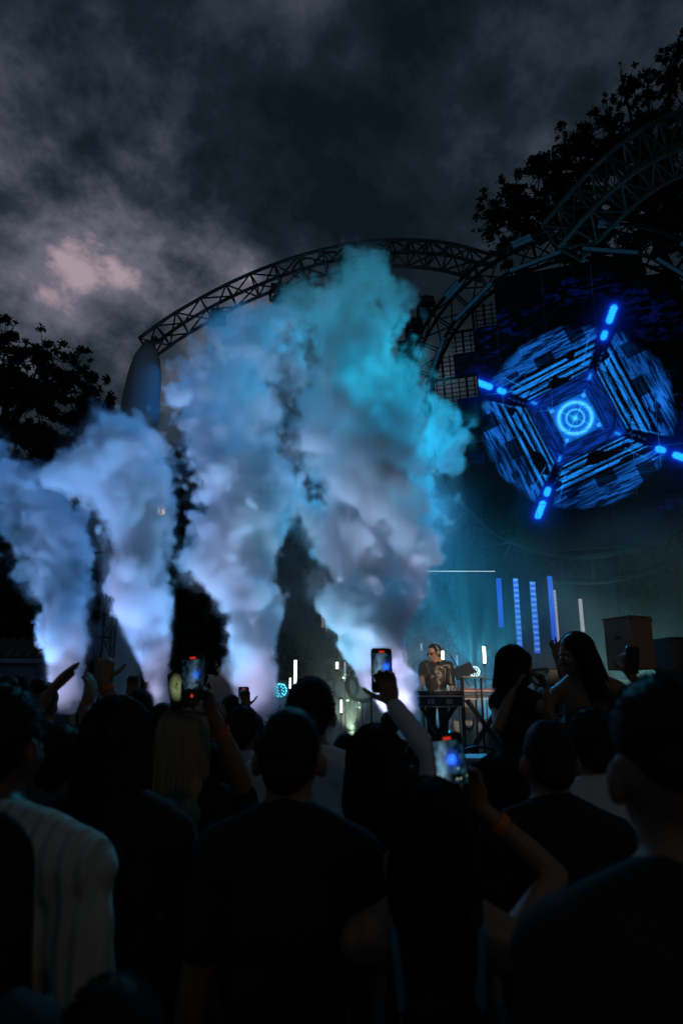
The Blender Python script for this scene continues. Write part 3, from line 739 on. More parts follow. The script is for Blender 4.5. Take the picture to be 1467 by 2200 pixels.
def ik(S, W, l1, l2, pole):
    d = W - S; L = d.length
    if L > (l1 + l2) * .995: W = S + d.normalized() * (l1 + l2) * .995; d = W - S; L = d.length
    a = (l1 * l1 - l2 * l2 + L * L) / (2 * L); h = math.sqrt(max(l1 * l1 - a * a, 0)); u = d.normalized(); p = Vector(pole) - u * Vector(pole).dot(u)
    if p.length < 1e-5: p = frame_of(u)[0]
    return S + u * a + p.normalized() * h, W
def hand(mb, W, d, n, side, s=1.0, curl=.5, spread=.12, thumb=(.55, .75, .25), fcurl=None):
    """palm and five fingers; d towards the fingertips, n out of the palm, side=+1 puts the thumb along d x n"""
    d = Vector(d).normalized(); n = Vector(n); n = (n - d * n.dot(d)).normalized(); t = d.cross(n) * side
    offs = (.031, .011, -.010, -.029); lens = (.070, .079, .073, .057)
    mb.ell(W + d * .045 * s, (.040 * s, .016 * s, .050 * s), Matrix((t, n, d)).transposed(), 12, 7)
    for k in range(4):
        K = W + d * (.088 - .006 * abs(k - 1.3)) * s + t * offs[k] * s
        mb.cap(W + d * .012 * s + t * offs[k] * .55 * s, K, .014 * s, .0115 * s, 8)
        dd = (d + t * spread * (1.2 - k) * .8).normalized(); c = curl if fcurl is None else fcurl[k]; p = K; r = .0112 * s
        for j, (fr, cc) in enumerate(((.45, .7), (.31, 1.0), (.24, .8))):
            dd = (Matrix.Rotation(0, 3, 'X') @ dd); ax = dd.cross(n)
            if ax.length < 1e-5: ax = t
            q = Matrix.Rotation(c * cc, 3, ax.normalized()); dd = (q @ dd).normalized(); n2 = (q @ n); 
            e = p + dd * lens[k] * fr * s; mb.cap(p, e, r, r * .9, 8); p = e; r *= .9
    p = W + d * .022 * s + t * .026 * s; dd = (d * thumb[0] + t * thumb[1] + n * thumb[2]).normalized(); r = .0135 * s
    for j, l in enumerate((.042, .034, .026)):
        e = p + dd * l * s; mb.cap(p, e, r, r * .88, 8); p = e; r *= .88; dd = (dd + d * .25 + n * curl * .12).normalized()

def strands(mb, rr, c, rad, n, zend, face=55, fall=.9, spread=.012, r=.0022, inward=0.0, seg=7):
    """locks that follow the skull from the crown and then hang"""
    for k in range(n):
        az = R(rr.uniform(face, 360 - face)) + R(90); th0 = rr.uniform(.05, 1.25); pts = []; th = th0
        ex = rr.uniform(1.0, 1.05); ca, sa = math.cos(az), math.sin(az)
        for j in range(4):
            th = th0 + (1.62 - th0) * j / 3
            pts.append(Vector((c[0] + rad[0] * ex * math.sin(th) * ca, c[1] + rad[1] * ex * math.sin(th) * sa, c[2] + rad[2] * ex * math.cos(th))))
        b = pts[-1]; ze = zend + rr.uniform(-.05, .04); wob = rr.uniform(-1, 1) * spread; wob2 = rr.uniform(-1, 1) * spread
        for j in range(1, seg):
            f = j / (seg - 1); z = b.z + (ze - b.z) * f; k2 = math.sin(f * 3.0) * .5
            pts.append(Vector((b.x * (1 - inward * f) + wob * f * 2 + .006 * math.sin(f * 7 + k), b.y * (1 - .1 * f) - .02 * f * fall + wob2 * f * 2, z)))
        mb.tube(pts, [r] * (len(pts) - 2) + [r * .7, r * .2], 3, False)
def stubble(mb, rr, c, rad, n, L, front=.55, low=-.45):
    """short hair: fine spikes over the scalp"""
    for k in range(n):
        d = Vector((rr.gauss(0, 1), rr.gauss(0, 1), rr.gauss(0, 1))).normalized()
        if d.z < low or (d.y > front and d.z < .45): continue
        p = Vector((c[0] + d.x * rad[0], c[1] + d.y * rad[1], c[2] + d.z * rad[2])); nn = Vector((d.x / rad[0], d.y / rad[1], d.z / rad[2])).normalized()
        t = (nn * .6 + Vector((rr.uniform(-.5, .5), rr.uniform(-.2, .6), rr.uniform(-.9, .1))) * .9).normalized(); e = p + t * L * rr.uniform(.5, 1.1)
        x, y = frame_of(t); w = .0016
        mb.add([p + x * w, p - x * w * .5 + y * w * .87, p - x * w * .5 - y * w * .87, e], [(0, 1, 3), (1, 2, 3), (2, 0, 3)])

def person(label, top, H=None, yaw=0.0, base=0.0, look=(0, 0), armL=None, armR=None, skin='mid', shirt=(BLACKC, 'short'), pants=JEANS, hair=('short', 'black', 0), wide=1.0, voxel=.013, hv=None, lean=0.0, roll=0.0,
           group='people in the crowd', female=False, folds=.016, detail=1.0, glasses=False):
    """top: world point of the crown. armX: None (hanging) or dict(w=wrist world point, pole, d, n, curl, spread, side)"""
    top = Vector(top)
    if H is None: H = top.z - base
    s = H / 1.75; rr = random.Random(hash(label) % 1000 if False else sum(map(ord, label)))
    t = thing('person', label, 'person', (top.x, top.y, base), yaw, group)
    inv = (Matrix.Translation((top.x, top.y, base)) @ Matrix.Rotation(yaw, 4, 'Z')).inverted(); r3 = inv.to_3x3()
    V = lambda x, y, z: Vector((x, y, z)) * s
    LEAN = Matrix.Rotation(-lean, 3, 'X') @ Matrix.Rotation(roll, 3, 'Y'); piv = V(0, 0, .95)
    def Lp(p): return piv + LEAN @ (p - piv)
    sw = (.172 if female else .190) * wide; ww = (.125 if female else .142) * wide; hw = (.168 if female else .160) * wide; cw = (.150 if female else .170) * wide
    # skin: one continuous body
    b = MB()
    E = lambda mb, c, r, g=0.0: mb.ell(Lp(V(*c)), [(q * s + g) for q in r], LEAN, 16, 10)
    E(b, (0, 0, .96), (hw, .112, .12)); E(b, (0, .005, 1.12), (ww, .095, .15)); E(b, (0, 0, 1.30), (cw, .112, .18))
    b.cap(Lp(V(-sw + .04, -.012, 1.412)), Lp(V(sw - .04, -.012, 1.412)), .070 * s, .070 * s)
    for sx in (-1, 1): b.cap(Lp(V(sx * .02, -.015, 1.50)), Lp(V(sx * sw * .8, -.012, 1.43)), .052 * s, .048 * s)
    nr = .050 if female else .060
    HD = Matrix.Rotation(look[0], 3, 'Z') @ Matrix.Rotation(look[1], 3, 'X'); hp = Lp(V(0, .005, 1.545))
    hbase = V(0, .005, 1.545)
    def Hp(x, y, z): return hp + LEAN @ (HD @ (V(x, y, z) - hbase))
    HR = LEAN @ HD
    b.cap(Lp(V(0, -.012, 1.42)), hp, nr * s * 1.05, nr * s)
    b.cap(hp, Hp(0, .0, 1.60), nr * s, nr * s * .9)
    he = lambda mb, c, r, g=0.0, nu=16, nv=10: mb.ell(Hp(*c), [(q * s + g) for q in r], HR, nu, nv)
    he(b, (0, .008, 1.645), (.074, .095, .104)); he(b, (0, .045, 1.602), (.060, .066, .086)); he(b, (0, .066, 1.548), (.037, .040, .032)); he(b, (0, .02, 1.56), (.055, .055, .04))
    b.cap(Hp(0, .106, 1.628), Hp(0, .128, 1.594), .009 * s, .014 * s, 8); he(b, (0, .102, 1.566), (.023, .013, .006)); he(b, (0, .100, 1.554), (.020, .013, .007)); he(b, (0, .090, 1.652), (.052, .018, .012))
    for sx in (-1, 1):
        he(b, (sx * .084, -.004, 1.612), (.013, .022, .033)); he(b, (sx * .040, .083, 1.60), (.020, .022, .018))
    arms = {}
    for sx, spec in ((-1, armL), (1, armR)):
        S = Lp(V(sx * sw, -.01, 1.405)); l1, l2 = .30 * s, .255 * s
        if spec is None:
            a = rr.uniform(.06, .14); W = S + V(sx * a, .06 + rr.uniform(0, .08), -.53); Ep, W = ik(S, W, l1, l2, (sx * .3, -1, 0)); d = (W - Ep).normalized(); n = Vector((-sx, .1, 0)); hd = dict(curl=.45, spread=.05)
        else:
            W = inv @ Vector(spec['w']); Ep, W = ik(S, W, l1, l2, r3 @ Vector(spec.get('pole', (sx, -.3, -1)))); d = r3 @ Vector(spec['d']) if 'd' in spec else (W - Ep); n = r3 @ Vector(spec.get('n', (0, 1, 0))); hd = {k: spec[k] for k in ('curl', 'spread', 'thumb', 'fcurl') if k in spec}
            spec['W'] = (inv.inverted() @ W)
        arms[sx] = (S, Ep, W)
        k_ = .86 if female else 1.0
        b.ell(S, (.062 * s * k_,) * 3); b.cap(S, Ep, .051 * s * k_, .039 * s * k_); b.cap(Ep, Ep + (W - Ep) * .35, .040 * s * k_, .041 * s * k_); b.cap(Ep + (W - Ep) * .35, W, .041 * s * k_, .026 * s * k_)
        sd = (spec or {}).get('side', sx)
        hand(b, W, d, n, sd * -1, s * (.95 if female else 1.02), **hd)
        for band in (spec or {}).get('bands', ()):
            f, m_, wd = band; p0 = Ep + (W - Ep) * f; p1 = p0 + (W - Ep).normalized() * wd; rad_ = (.026 + (.041 - .026) * max(0, (1 - f) / .65)) * s * k_ + .004
            MB().tube([p0, p1], rad_, 18, False).build('wristband', m_, t, True)
    legs = {}
    for sx in (-1, 1):
        hipj = V(sx * .088 * wide, 0, .93); kn = V(sx * .10, .02, .50); an = V(sx * .105, -.02, .085)
        b.cap(hipj, kn, .085 * s, .058 * s); b.cap(kn, an, .056 * s, .036 * s); b.cap(V(sx * .107, -.05, .045), V(sx * .12, .15, .035), .04 * s, .032 * s); legs[sx] = (hipj, kn, an)
    bo = b.build('body', SKIN[skin], t); fuse(bo, hv or voxel, 3, deci=.45 if (hv or voxel) < .009 else None)
    # trousers and shoes
    p = MB(); E(p, (0, 0, .97), (hw + .012, .125, .115)); 
    for sx in (-1, 1):
        hipj, kn, an = legs[sx]; p.cap(hipj, kn, .10 * s, .075 * s); p.cap(kn, an + V(0, 0, .01), .075 * s, .068 * s)
    fuse(p.build('trousers', pants, t), .018, 3, .012, .12)
    sh = MB()
    for sx in (-1, 1): sh.cap(V(sx * .107, -.055, .05), V(sx * .12, .16, .04), .052 * s, .042 * s); sh.cap(V(sx * .107, -.05, .03), V(sx * .12, .15, .03), .04 * s, .038 * s)
    fuse(sh.build('shoes', mat('shoe_dark', (.03, .03, .03), .5), t), .018, 2)
    # top
    if shirt:
        m_, kind = shirt[:2]; c = MB(); g = .016
        low = 1.22 if kind == 'tank' else 1.30
        E(c, (0, 0, .98), (hw + .014, .128, .12)); E(c, (0, .005, 1.12), (ww + .028, .115, .17)); E(c, (0, 0, low), (cw + .012, .126, .18 if kind != 'tank' else .20))
        if kind == 'open': E(c, (0, .005, 1.20), (ww + .036, .124, .22))
        if kind == 'strapless': c = MB(); E(c, (0, 0, .98), (hw + .010, .124, .10)); E(c, (0, .005, 1.12), (ww + .014, .105, .15)); E(c, (0, .008, 1.255), (cw + .006, .124, .105))
        if kind not in ('tank', 'strapless'):
            c.cap(Lp(V(-sw + .035, -.012, 1.413)), Lp(V(sw - .035, -.012, 1.413)), .084 * s, .084 * s)
            for sx in (-1, 1):
                c.cap(Lp(V(sx * (.075 if kind == 'open' else .028), -.018, 1.485 if kind != 'open' else 1.455)), Lp(V(sx * sw * .85, -.012, 1.435)), .060 * s, .060 * s)
                S, Ep, W = arms[sx]; k_ = .88 if female else 1.0
                if kind == 'short': c.ell(S, (.078 * s * k_,) * 3); c.cap(S, S + (Ep - S) * .62, .070 * s * k_, .066 * s * k_)
                elif kind == 'long':
                    c.ell(S, (.078 * s * k_,) * 3); c.cap(S, Ep, .068 * s * k_, .056 * s * k_); c.cap(Ep, Ep + (W - Ep) * .93, .056 * s * k_, .040 * s * k_)
                elif kind in ('elbow', 'open'): c.ell(S, (.080 * s * k_,) * 3); c.cap(S, S + (Ep - S) * .95, .078 * s * k_, .072 * s * k_)
                elif kind == 'vest': c.ell(S - V(sx * .03, 0, 0), (.062 * s * k_,) * 3)
            if kind != 'open': c.cap(Lp(V(0, -.014, 1.45)), Lp(V(0, -.010, 1.50)), .068 * s, .064 * s)
        fuse(c.build('top', m_, t), max(voxel, .011), 4, folds, .11)
        if kind == 'tank':
            for sx in (-1, 1):
                pts = [Lp(V(sx * .085, .118, 1.36)), Lp(V(sx * .098, .075, 1.45)), Lp(V(sx * .100, .0, 1.493)), Lp(V(sx * .098, -.075, 1.46)), Lp(V(sx * .085, -.118, 1.36)), Lp(V(sx * .08, -.13, 1.28))]
                MB().tube(catmull(pts, 14), .012 * s, 6).build('strap', shirt[2] if len(shirt) > 2 else m_, t, True)
    # hair
    st, hc, hl = hair[0], HAIR[hair[1]], hair[2]
    h = MB(); hz = lambda c, r: he(h, c, r)
    ctr = (0, -.006, 1.655); rad = (.084, .101, .106)
    if st == 'buzz':
        hz((0, -.004, 1.652), (.078, .098, .103)); hz((0, -.055, 1.60), (.058, .05, .05))
    elif st == 'short':
        hz((0, -.008, 1.658), (.083, .100, .104)); hz((0, -.055, 1.605), (.066, .056, .062))
    elif st == 'crop':
        hz((0, .0, 1.676), (.079, .099, .084)); hz((0, -.045, 1.645), (.066, .058, .045))
    elif st == 'tall':
        hz((0, -.004, 1.668), (.082, .098, .105)); hz((0, -.055, 1.61), (.062, .052, .06)); hz((0, .035, 1.725), (.06, .055, .04))
    elif st == 'bob':
        hz((0, -.008, 1.662), (.092, .106, .106)); hz((0, -.050, 1.59), (.094, .064, .105)); hz((0, .070, 1.685), (.068, .034, .042))
        for sx in (-1, 1): hz((sx * .082, -.005, 1.575), (.022, .068, .095))
    elif st in ('long', 'sleek'):
        hz((0, -.010, 1.660), (.090, .106, .105)); L = hl or .45; y0 = 1.60; nst = 6
        for q in range(nst):
            f = (q + .5) / nst; z = y0 - L * f; wq = .098 + .03 * min(f * 2, 1) - .035 * max(0, f - .6) / .4
            yy = -.035 - .085 * min(1, f * 1.5)
            (he if f < .2 else (lambda mb, c, r: mb.ell(Lp(V(*c)), [k * s for k in r], LEAN, 16, 10)))(h, (0, yy, z), (wq, .045, L / nst * .95))
        for sx in (-1, 1): hz((sx * .076, -.01, 1.60), (.024, .055, .08))
    elif st == 'bun':
        hz((0, -.008, 1.656), (.083, .101, .103)); hz((0, -.055, 1.605), (.062, .054, .055)); hz((0, -.085, 1.735), (.045, .045, .04))
    elif st == 'braids':
        hz((0, -.006, 1.654), (.079, .099, .103)); hz((0, -.055, 1.60), (.060, .05, .055))
        for q in range(-3, 4):
            pts = [Hp(q * .018, .075 - abs(q) * .006, 1.728), Hp(q * .022, .0, 1.765 - abs(q) * .006), Hp(q * .022, -.07, 1.735 - abs(q) * .006), Hp(q * .018, -.105, 1.66), Hp(q * .014, -.095, 1.58), Hp(q * .013, -.085, 1.53)]
            h.tube(catmull(pts, 14), .011 * s, 7)
    ho = None
    if st == 'bald': pass
    else:
        ho = h.build('hair', hc, t); fuse(ho, min(voxel, .011), 3, .012 if st in ('long', 'bob') else .006, .035)
        if detail > 0:
            k = MB()
            if st == 'crop': stubble(k, rr, (0, .0, 1.676), (.080, .100, .085), int(1800 * detail), .007, low=-.3)
            elif st in ('short', 'tall', 'buzz'): stubble(k, rr, ctr, [q + .001 for q in rad] if st != 'buzz' else (.079, .099, .104), int((2600 if st != 'buzz' else 1200) * detail), .013 if st == 'short' else (.02 if st == 'tall' else .006))
            elif st in ('long', 'sleek'): strands(k, rr, ctr, (.094, .110, .110), int(420 * detail), 1.60 - (hl or .45), inward=-.18, spread=.018)
            elif st == 'bob': strands(k, rr, ctr, (.095, .110, .110), int(300 * detail), 1.50, inward=.06, spread=.012, seg=4)
            if k.v:
                hb = Vector(hbase); S_ = s
                k.v = [tuple(hp + LEAN @ (HD @ (Vector(v) * S_ - hbase))) for v in k.v]
                k.build('hair_strands', hc, ho)
    for sx in (-1, 1):
        ey = MB().ell(Hp(sx * .031, .094, 1.622), (.0125 * s,) * 3, nu=10, nv=7).build('eye', mat('eye_white', (.6, .58, .55), .25, var=.03), t, True)
        MB().ell(Hp(sx * .031, .1045, 1.622), (.006 * s, .003 * s, .006 * s), HR, nu=8, nv=5).build('iris', mat('iris_dark', (.03, .02, .015), .2), ey, True)
    t_ = dict(root=t, Hp=Hp, Lp=Lp, V=V, HR=HR, arms=arms, s=s, inv=inv, he=he)
    return t_
ORANGE = mat('wristband_orange', (.85, .16, .02), .5, var=.1, emit=None)

def phone(c, up, face, label, pic, w=.076, h=.158, group='phones held up by the crowd'):
    """a phone whose screen looks along face"""
    z = Vector(face).normalized(); y = Vector(up); y = (y - z * y.dot(z)).normalized(); x = y.cross(z); rot = Matrix((x, y, z)).transposed()
    t = thing('phone', label, 'phone', c, rot=rot, group=group)
    m = MB(); r = .012; pts = []
    for (sx, sy, a0) in ((1, 1, 0), (-1, 1, 90), (-1, -1, 180), (1, -1, 270)):
        for q in range(5): a = R(a0 + q * 22.5); pts.append((sx * (w / 2 - r) + r * math.cos(a), sy * (h / 2 - r) + r * math.sin(a)))
    n = len(pts); vs = [(p[0], p[1], -.0045) for p in pts] + [(p[0], p[1], .0035) for p in pts] + [(p[0] * .975, p[1] * .985, .0045) for p in pts] + [(p[0] * .975, p[1] * .985, -.0052) for p in pts]
    fs = []
    for i in range(n):
        j = (i + 1) % n; fs += [(i, j, n + j, n + i), (n + i, n + j, 2 * n + j, 2 * n + i), (3 * n + i, 3 * n + j, j, i)]
    fs += [tuple(range(2 * n, 3 * n)), tuple(range(4 * n - 1, 3 * n - 1, -1))]
    m.add(vs, fs).build('case', mat('phone_case', (.012, .012, .014), .3), t)
    for k, (cx_, cy_) in enumerate(((-.022, .058), (-.022, .038))): MB().tube([(-cx_, cy_, -.0052), (-cx_, cy_, -.0078)], .0075, 10).build('camera_lens', mat('dark_lens'), t)
    nx, ny = 26, 54; gx, gy = np.meshgrid(np.linspace(-1, 1, nx + 1), np.linspace(-1, 1, ny + 1))
    sw_, sh_ = w * .46, h * .475
    vs = np.stack([gx.ravel() * sw_, gy.ravel() * sh_, np.full(gx.size, .0052)], 1)
    fs = [(b * (nx + 1) + a, b * (nx + 1) + a + 1, (b + 1) * (nx + 1) + a + 1, (b + 1) * (nx + 1) + a) for b in range(ny) for a in range(nx)]
    me = bpy.data.meshes.new('display'); me.from_pydata(vs.tolist(), [], fs); me.update(); me.materials.append(PHONE_SCREEN)
    col = pic(gx.ravel(), gy.ravel()); full = np.ones((gx.size, 4), np.float32); full[:, :3] = col
    ca = me.attributes.new('picture', 'FLOAT_COLOR', 'POINT'); ca.data.foreach_set('color', full.ravel())
    mesh_obj('display', me, None, t)
    return t
PHONE_SCREEN = attr_emit('phone_screen', 1.0)
def pic_show(cx=.15, cy=.25, dark=1.0, smoke=(-.35, .9)):
    """the live picture of the show on a phone: blue screen, smoke, red recording mark, dark crowd"""
    def f(x, y):
        rgb = np.zeros((x.size, 3)); r = np.hypot((x - cx), (y - cy) * 2.0)
        n = vnoise(x * 4 + 9, y * 7 + 3, 71); n2 = vnoise(x * 9, y * 16, 72)
        band = (y > -.92) & (y < .80)
        rgb += (np.clip(n - .3, 0, 1) * band)[:, None] * np.array((.012, .045, .07))
        sm = np.exp(-((x - smoke[0] - .25 * (y + .3)) / .38) ** 2) * np.clip(.75 - y * .5, 0, 1) * band * (.5 + n * .9) * (y > -.55)
        rgb += sm[:, None] * np.array((.10, .19, .27)) * smoke[1]
        rgb += (np.exp(-(r / .42) ** 2) * (.4 + .8 * n2))[:, None] * np.array((.005, .035, .42))
        rgb += np.exp(-((r - .24) / .07) ** 2)[:, None] * np.array((.01, .09, .5)) + np.exp(-(r / .1) ** 2)[:, None] * np.array((.03, .25, .7))
        lights = (n2 > .90) * (y < -.05) * (y > -.45); rgb += lights[:, None] * np.array((.35, .40, .25))
        crowd = (y < -.42 - .22 * vnoise(x * 4, x * 0 + 2, 73)); rgb[crowd] *= .06
        rgb *= dark
        rec = (np.abs(x) < .24) & (np.abs(y - .86) < .035); rgb[rec] = (.62, .03, .015)
        rgb[(np.abs(y) > .95) | ((y < -.70) & (y > -.95) & (np.hypot(x, (y + .84) * 2) > .2))] *= .25
        btn = np.hypot(x, (y + .84) * 2.05) < .14; rgb[btn] = (.55, .03, .02)
        return rgb
    return f
def pic_face(x, y):
    rgb = np.zeros((x.size, 3)); r = np.hypot(x * 1.1, (y - .15) * 1.5); n = vnoise(x * 5, y * 8, 75)
    rgb += ((1 - np.clip(r - .2, 0, 1)) * (.5 + .6 * n))[:, None] * np.array((.22, .27, .14)); rgb += (np.exp(-(np.hypot(x, (y - .2) * 1.7) / .28) ** 2))[:, None] * np.array((-.12, -.12, -.09))
    return np.clip(rgb, 0, 1)
# ------------------------------------------------------------------ the crowd, nearest last
def TOP(px, py, Y): return P(px, py, Y)
UP = Vector((0, 0, 1))
# left: man in the cream sweater
KNIT = pmat('cream_knit', (.62, .59, .52), .9, var=.12, scale=30)
def knit(mt):
    nt = mt.node_tree; N = nt.nodes.new; L = nt.links.new; b = nt.nodes['Principled BSDF']; tc = N('ShaderNodeTexCoord'); w = N('ShaderNodeTexWave'); w.inputs['Scale'].default_value = 9; w.inputs['Distortion'].default_value = 1.2; w.inputs['Detail'].default_value = 2
    w.bands_direction = 'X'; L(tc.outputs['Object'], w.inputs[0]); bp = N('ShaderNodeBump'); bp.inputs['Strength'].default_value = .55; bp.inputs['Distance'].default_value = .02; L(w.outputs[1], bp.inputs['Height']); L(bp.outputs[0], b.inputs['Normal'])
knit(KNIT)
person('man in a cream ribbed sweater at the left edge, seen from behind', TOP(12, 1478, 1.55), yaw=R(-10), wide=1.12, shirt=(KNIT, 'long'), hair=('short', 'black', 0), voxel=.010, skin='deep', folds=.02)
person('dark haired woman at the lower left corner in front of the cream sweater', TOP(-45, 1758, 1.16), yaw=R(-12), shirt=(NAVY, 'short'), hair=('long', 'black', .42), female=True, voxel=.010, detail=1.6)
person('short person whose dark crown shows at the bottom left edge', TOP(245, 2112, 1.06), yaw=R(8), shirt=(BLACKC, 'short'), hair=('short', 'black', 0), voxel=.012)
person('person with both hands raised to clap above the left heads', TOP(137, 1562, 2.45), yaw=R(-14), shirt=(GREYC, 'short'), hair=('short', 'black', 0), hv=.0065, skin='mid',
       armL=dict(w=P(100, 1497, 2.6), pole=(-.6, .2, -1), d=(.45, .15, .72), n=(.55, .1, -.5), curl=.14, spread=.05, thumb=(1.0, .30, .2)), armR=dict(w=P(178, 1492, 2.75), pole=(.6, .2, -1), d=(.12, .2, .9), n=(-.85, .2, .2), curl=.42, spread=.12))
person('person holding up a fist with an orange wristband at the left', TOP(236, 1540, 3.2), yaw=R(-14), shirt=(BLACKC, 'short'), hair=('short', 'brown', 0), hv=.0065, skin='mid',
       armR=dict(w=P(223, 1462, 3.15), pole=(.7, .2, -1), d=(.02, .15, 1), n=(-.5, .8, 0), curl=1.25, spread=.02, bands=((.80, ORANGE, .022),)))
person('woman with long straight black hair left of the blonde woman', TOP(258, 1508, 2.05), yaw=R(-12), shirt=(BLACKC, 'short'), hair=('sleek', 'black', .62), female=True, wide=1.08, voxel=.012, detail=1.4)
person('blonde woman with long straight hair under the raised phones', TOP(397, 1522, 2.65), yaw=R(-8), shirt=(BLACKC, 'long'), hair=('sleek', 'blonde', .50), female=True, voxel=.011, detail=2.2)
ph1 = P(414, 1455, 2.42); ph2 = P(382, 1483, 2.55)
person('person in black with an orange wristband filming with two phones', TOP(456, 1590, 2.72), yaw=R(4), H=1.58, base=TOP(456, 1590, 2.72).z - 1.58 if TOP(456, 1590, 2.72).z < 1.58 else 0, shirt=(BLACKC, 'short'), hair=('short', 'black', 0), hv=.0065,
       armR=dict(w=P(452, 1512, 2.46), pole=(.8, .1, -1), d=(-.35, -.05, .92), n=(-.75, -.55, .1), curl=.75, spread=.12, thumb=(.35, .6, .75), bands=((.72, ORANGE, .024),)),
       armL=dict(w=P(400, 1535, 2.60), pole=(-.3, .3, -1), d=(-.2, 0, .95), n=(.1, -.95, .1), curl=.7, spread=.1))
phone(ph1, (-.06, 0, 1), (-.02, -1, .12), 'large phone filming the show above the blonde woman', pic_show(.35, .10, .85, (-.05, .8)))
phone(ph2, (-.30, 0, 1), (-.30, -1, .15), 'tilted phone with a pale green picture left of the large phone', pic_face, w=.066, h=.14)
person('broad man in a black shirt with a shaved head at centre', TOP(624, 1521, 1.78), yaw=R(-6), shirt=(BLACKC, 'short'), hair=('buzz', 'black', 0), wide=.82, voxel=.010, skin='mid')
person('tall man in a white T-shirt behind the broad centre man', TOP(668, 1461, 2.70), yaw=R(2), shirt=(WHITEC, 'elbow'), hair=('short', 'black', 0), wide=.92, voxel=.011, skin='mid', folds=.022)
ph3 = P(820, 1440, 2.52)
person('woman with long dark hair in white, filming with one arm up', TOP(806, 1566, 2.25), yaw=R(-4), shirt=(WHITEC, 'long'), hair=('long', 'black', .62), female=True, hv=.0065, detail=1.6,
       armR=dict(w=P(842, 1512, 2.50), pole=(1, .1, -.2), d=(-.22, -.02, .95), n=(-.25, -.95, .1), curl=.62, spread=.15, thumb=(.45, .65, .55)))
phone(ph3, (.0, 0, 1), (.06, -1, .10), 'phone held high on a white sleeved arm before the tall plume', pic_show(.42, .15, 1.5, (-.4, 1.1)))
person('man in a dark cap standing near the stage under the raised phone', TOP(836, 1530, 6.2), yaw=R(12), shirt=(NAVY, 'short'), hair=('short', 'black', 0), voxel=.016, detail=.4)
person('person with white collar right of the blonde woman', TOP(522, 1519, 3.6), yaw=R(-6), shirt=(WHITEC, 'short'), hair=('short', 'black', 0), voxel=.013, detail=.8)
person('dark head between the blonde woman and the white collar', TOP(352, 1517, 3.9), yaw=R(-5), shirt=(GREYC, 'short'), hair=('tall', 'black', 0), voxel=.014, detail=.7)
person('dark haired person below the second plume', TOP(303, 1486, 4.6), yaw=R(-20), shirt=(BLACKC, 'short'), hair=('short', 'black', 0), voxel=.014, detail=.6,
       armL=dict(w=P(284, 1500, 4.7), pole=(-1, .1, -1), d=(0, 0, 1), n=(0, -1, 0), curl=.6))
phone(P(284, 1478, 4.72), (0, 0, 1), (.3, 1, -.1), 'small dark phone raised below the second plume', pic_show(), group='phones held up by the crowd')
person('smiling woman looking back below the third plume', TOP(494, 1497, 6.6), yaw=R(120), look=(R(10), 0), shirt=(BLACKC, 'short'), hair=('long', 'brown', .35), female=True, skin='light', voxel=.014, detail=.5)
person('person filming with a small phone before the third plume', TOP(545, 1535, 5.0), yaw=R(-5), shirt=(BLACKC, 'short'), hair=('short', 'black', 0), voxel=.014, hv=.009, detail=.4,
       armL=dict(w=P(526, 1522, 5.2), pole=(-1, .1, -1), d=(0, 0, 1), n=(0, -1, .1), curl=.6))
phone(P(523, 1499, 5.2), (.0, 0, 1), (0, -1, .1), 'small phone lit up before the third plume', pic_show(.3, .2, .8))
person('small dark head between the centre man and the woman in white', TOP(742, 1577, 4.6), yaw=R(0), shirt=(BLACKC, 'short'), hair=('short', 'black', 0), voxel=.015, detail=.4)
lw = person('woman in a teal strap top filming, orange wristband on her raised arm', TOP(925, 1683, 1.62), yaw=R(-4), shirt=(cloth('teal_top', (.05, .10, .12)), 'tank', TEAL), hair=('long', 'black', .55), female=True, hv=.0065, detail=2.0, skin='mid',
       armR=dict(w=P(1032, 1735, 1.80), pole=(1, -.1, -1), d=(-.30, .0, .9), n=(-.55, -.80, 0), curl=.7, spread=.12, thumb=(.45, .65, .6), bands=((.70, ORANGE, .024),)),
       armL=dict(w=P(905, 1775, 1.95), pole=(-1, -.1, -1), d=(.1, 0, .95), n=(.6, -.75, 0), curl=.7, spread=.1))
phone(P(968, 1648, 1.74), (-.10, 0, 1), (-.05, -1, .18), 'phone showing the blue target, held by the teal strap woman', pic_show(.15, .22, 2.0, (-.7, .8)))
person('man in a black T-shirt with cropped hair right of centre', TOP(1172, 1548, 2.15), yaw=R(4), shirt=(BLACKC, 'short'), hair=('buzz', 'black', 0), wide=.90, voxel=.010, skin='mid')
person('round dark head between the phone and the cropped hair man', TOP(1070, 1626, 2.5), yaw=R(2), shirt=(BLACKC, 'short'), hair=('long', 'black', .3), female=True, voxel=.012)
person('person in a white shirt half hidden at the right', TOP(1262, 1527, 2.5), yaw=R(6), shirt=(WHITEC, 'short'), hair=('short', 'black', 0), voxel=.012, detail=.8)
person('large near man with bare nape filling the right edge', TOP(1428, 1462, 1.02), yaw=R(6), look=(R(-8), 0), shirt=(BLACKC, 'short'), hair=('crop', 'black', 0), wide=.92, voxel=.009, skin='mid', detail=1.6)
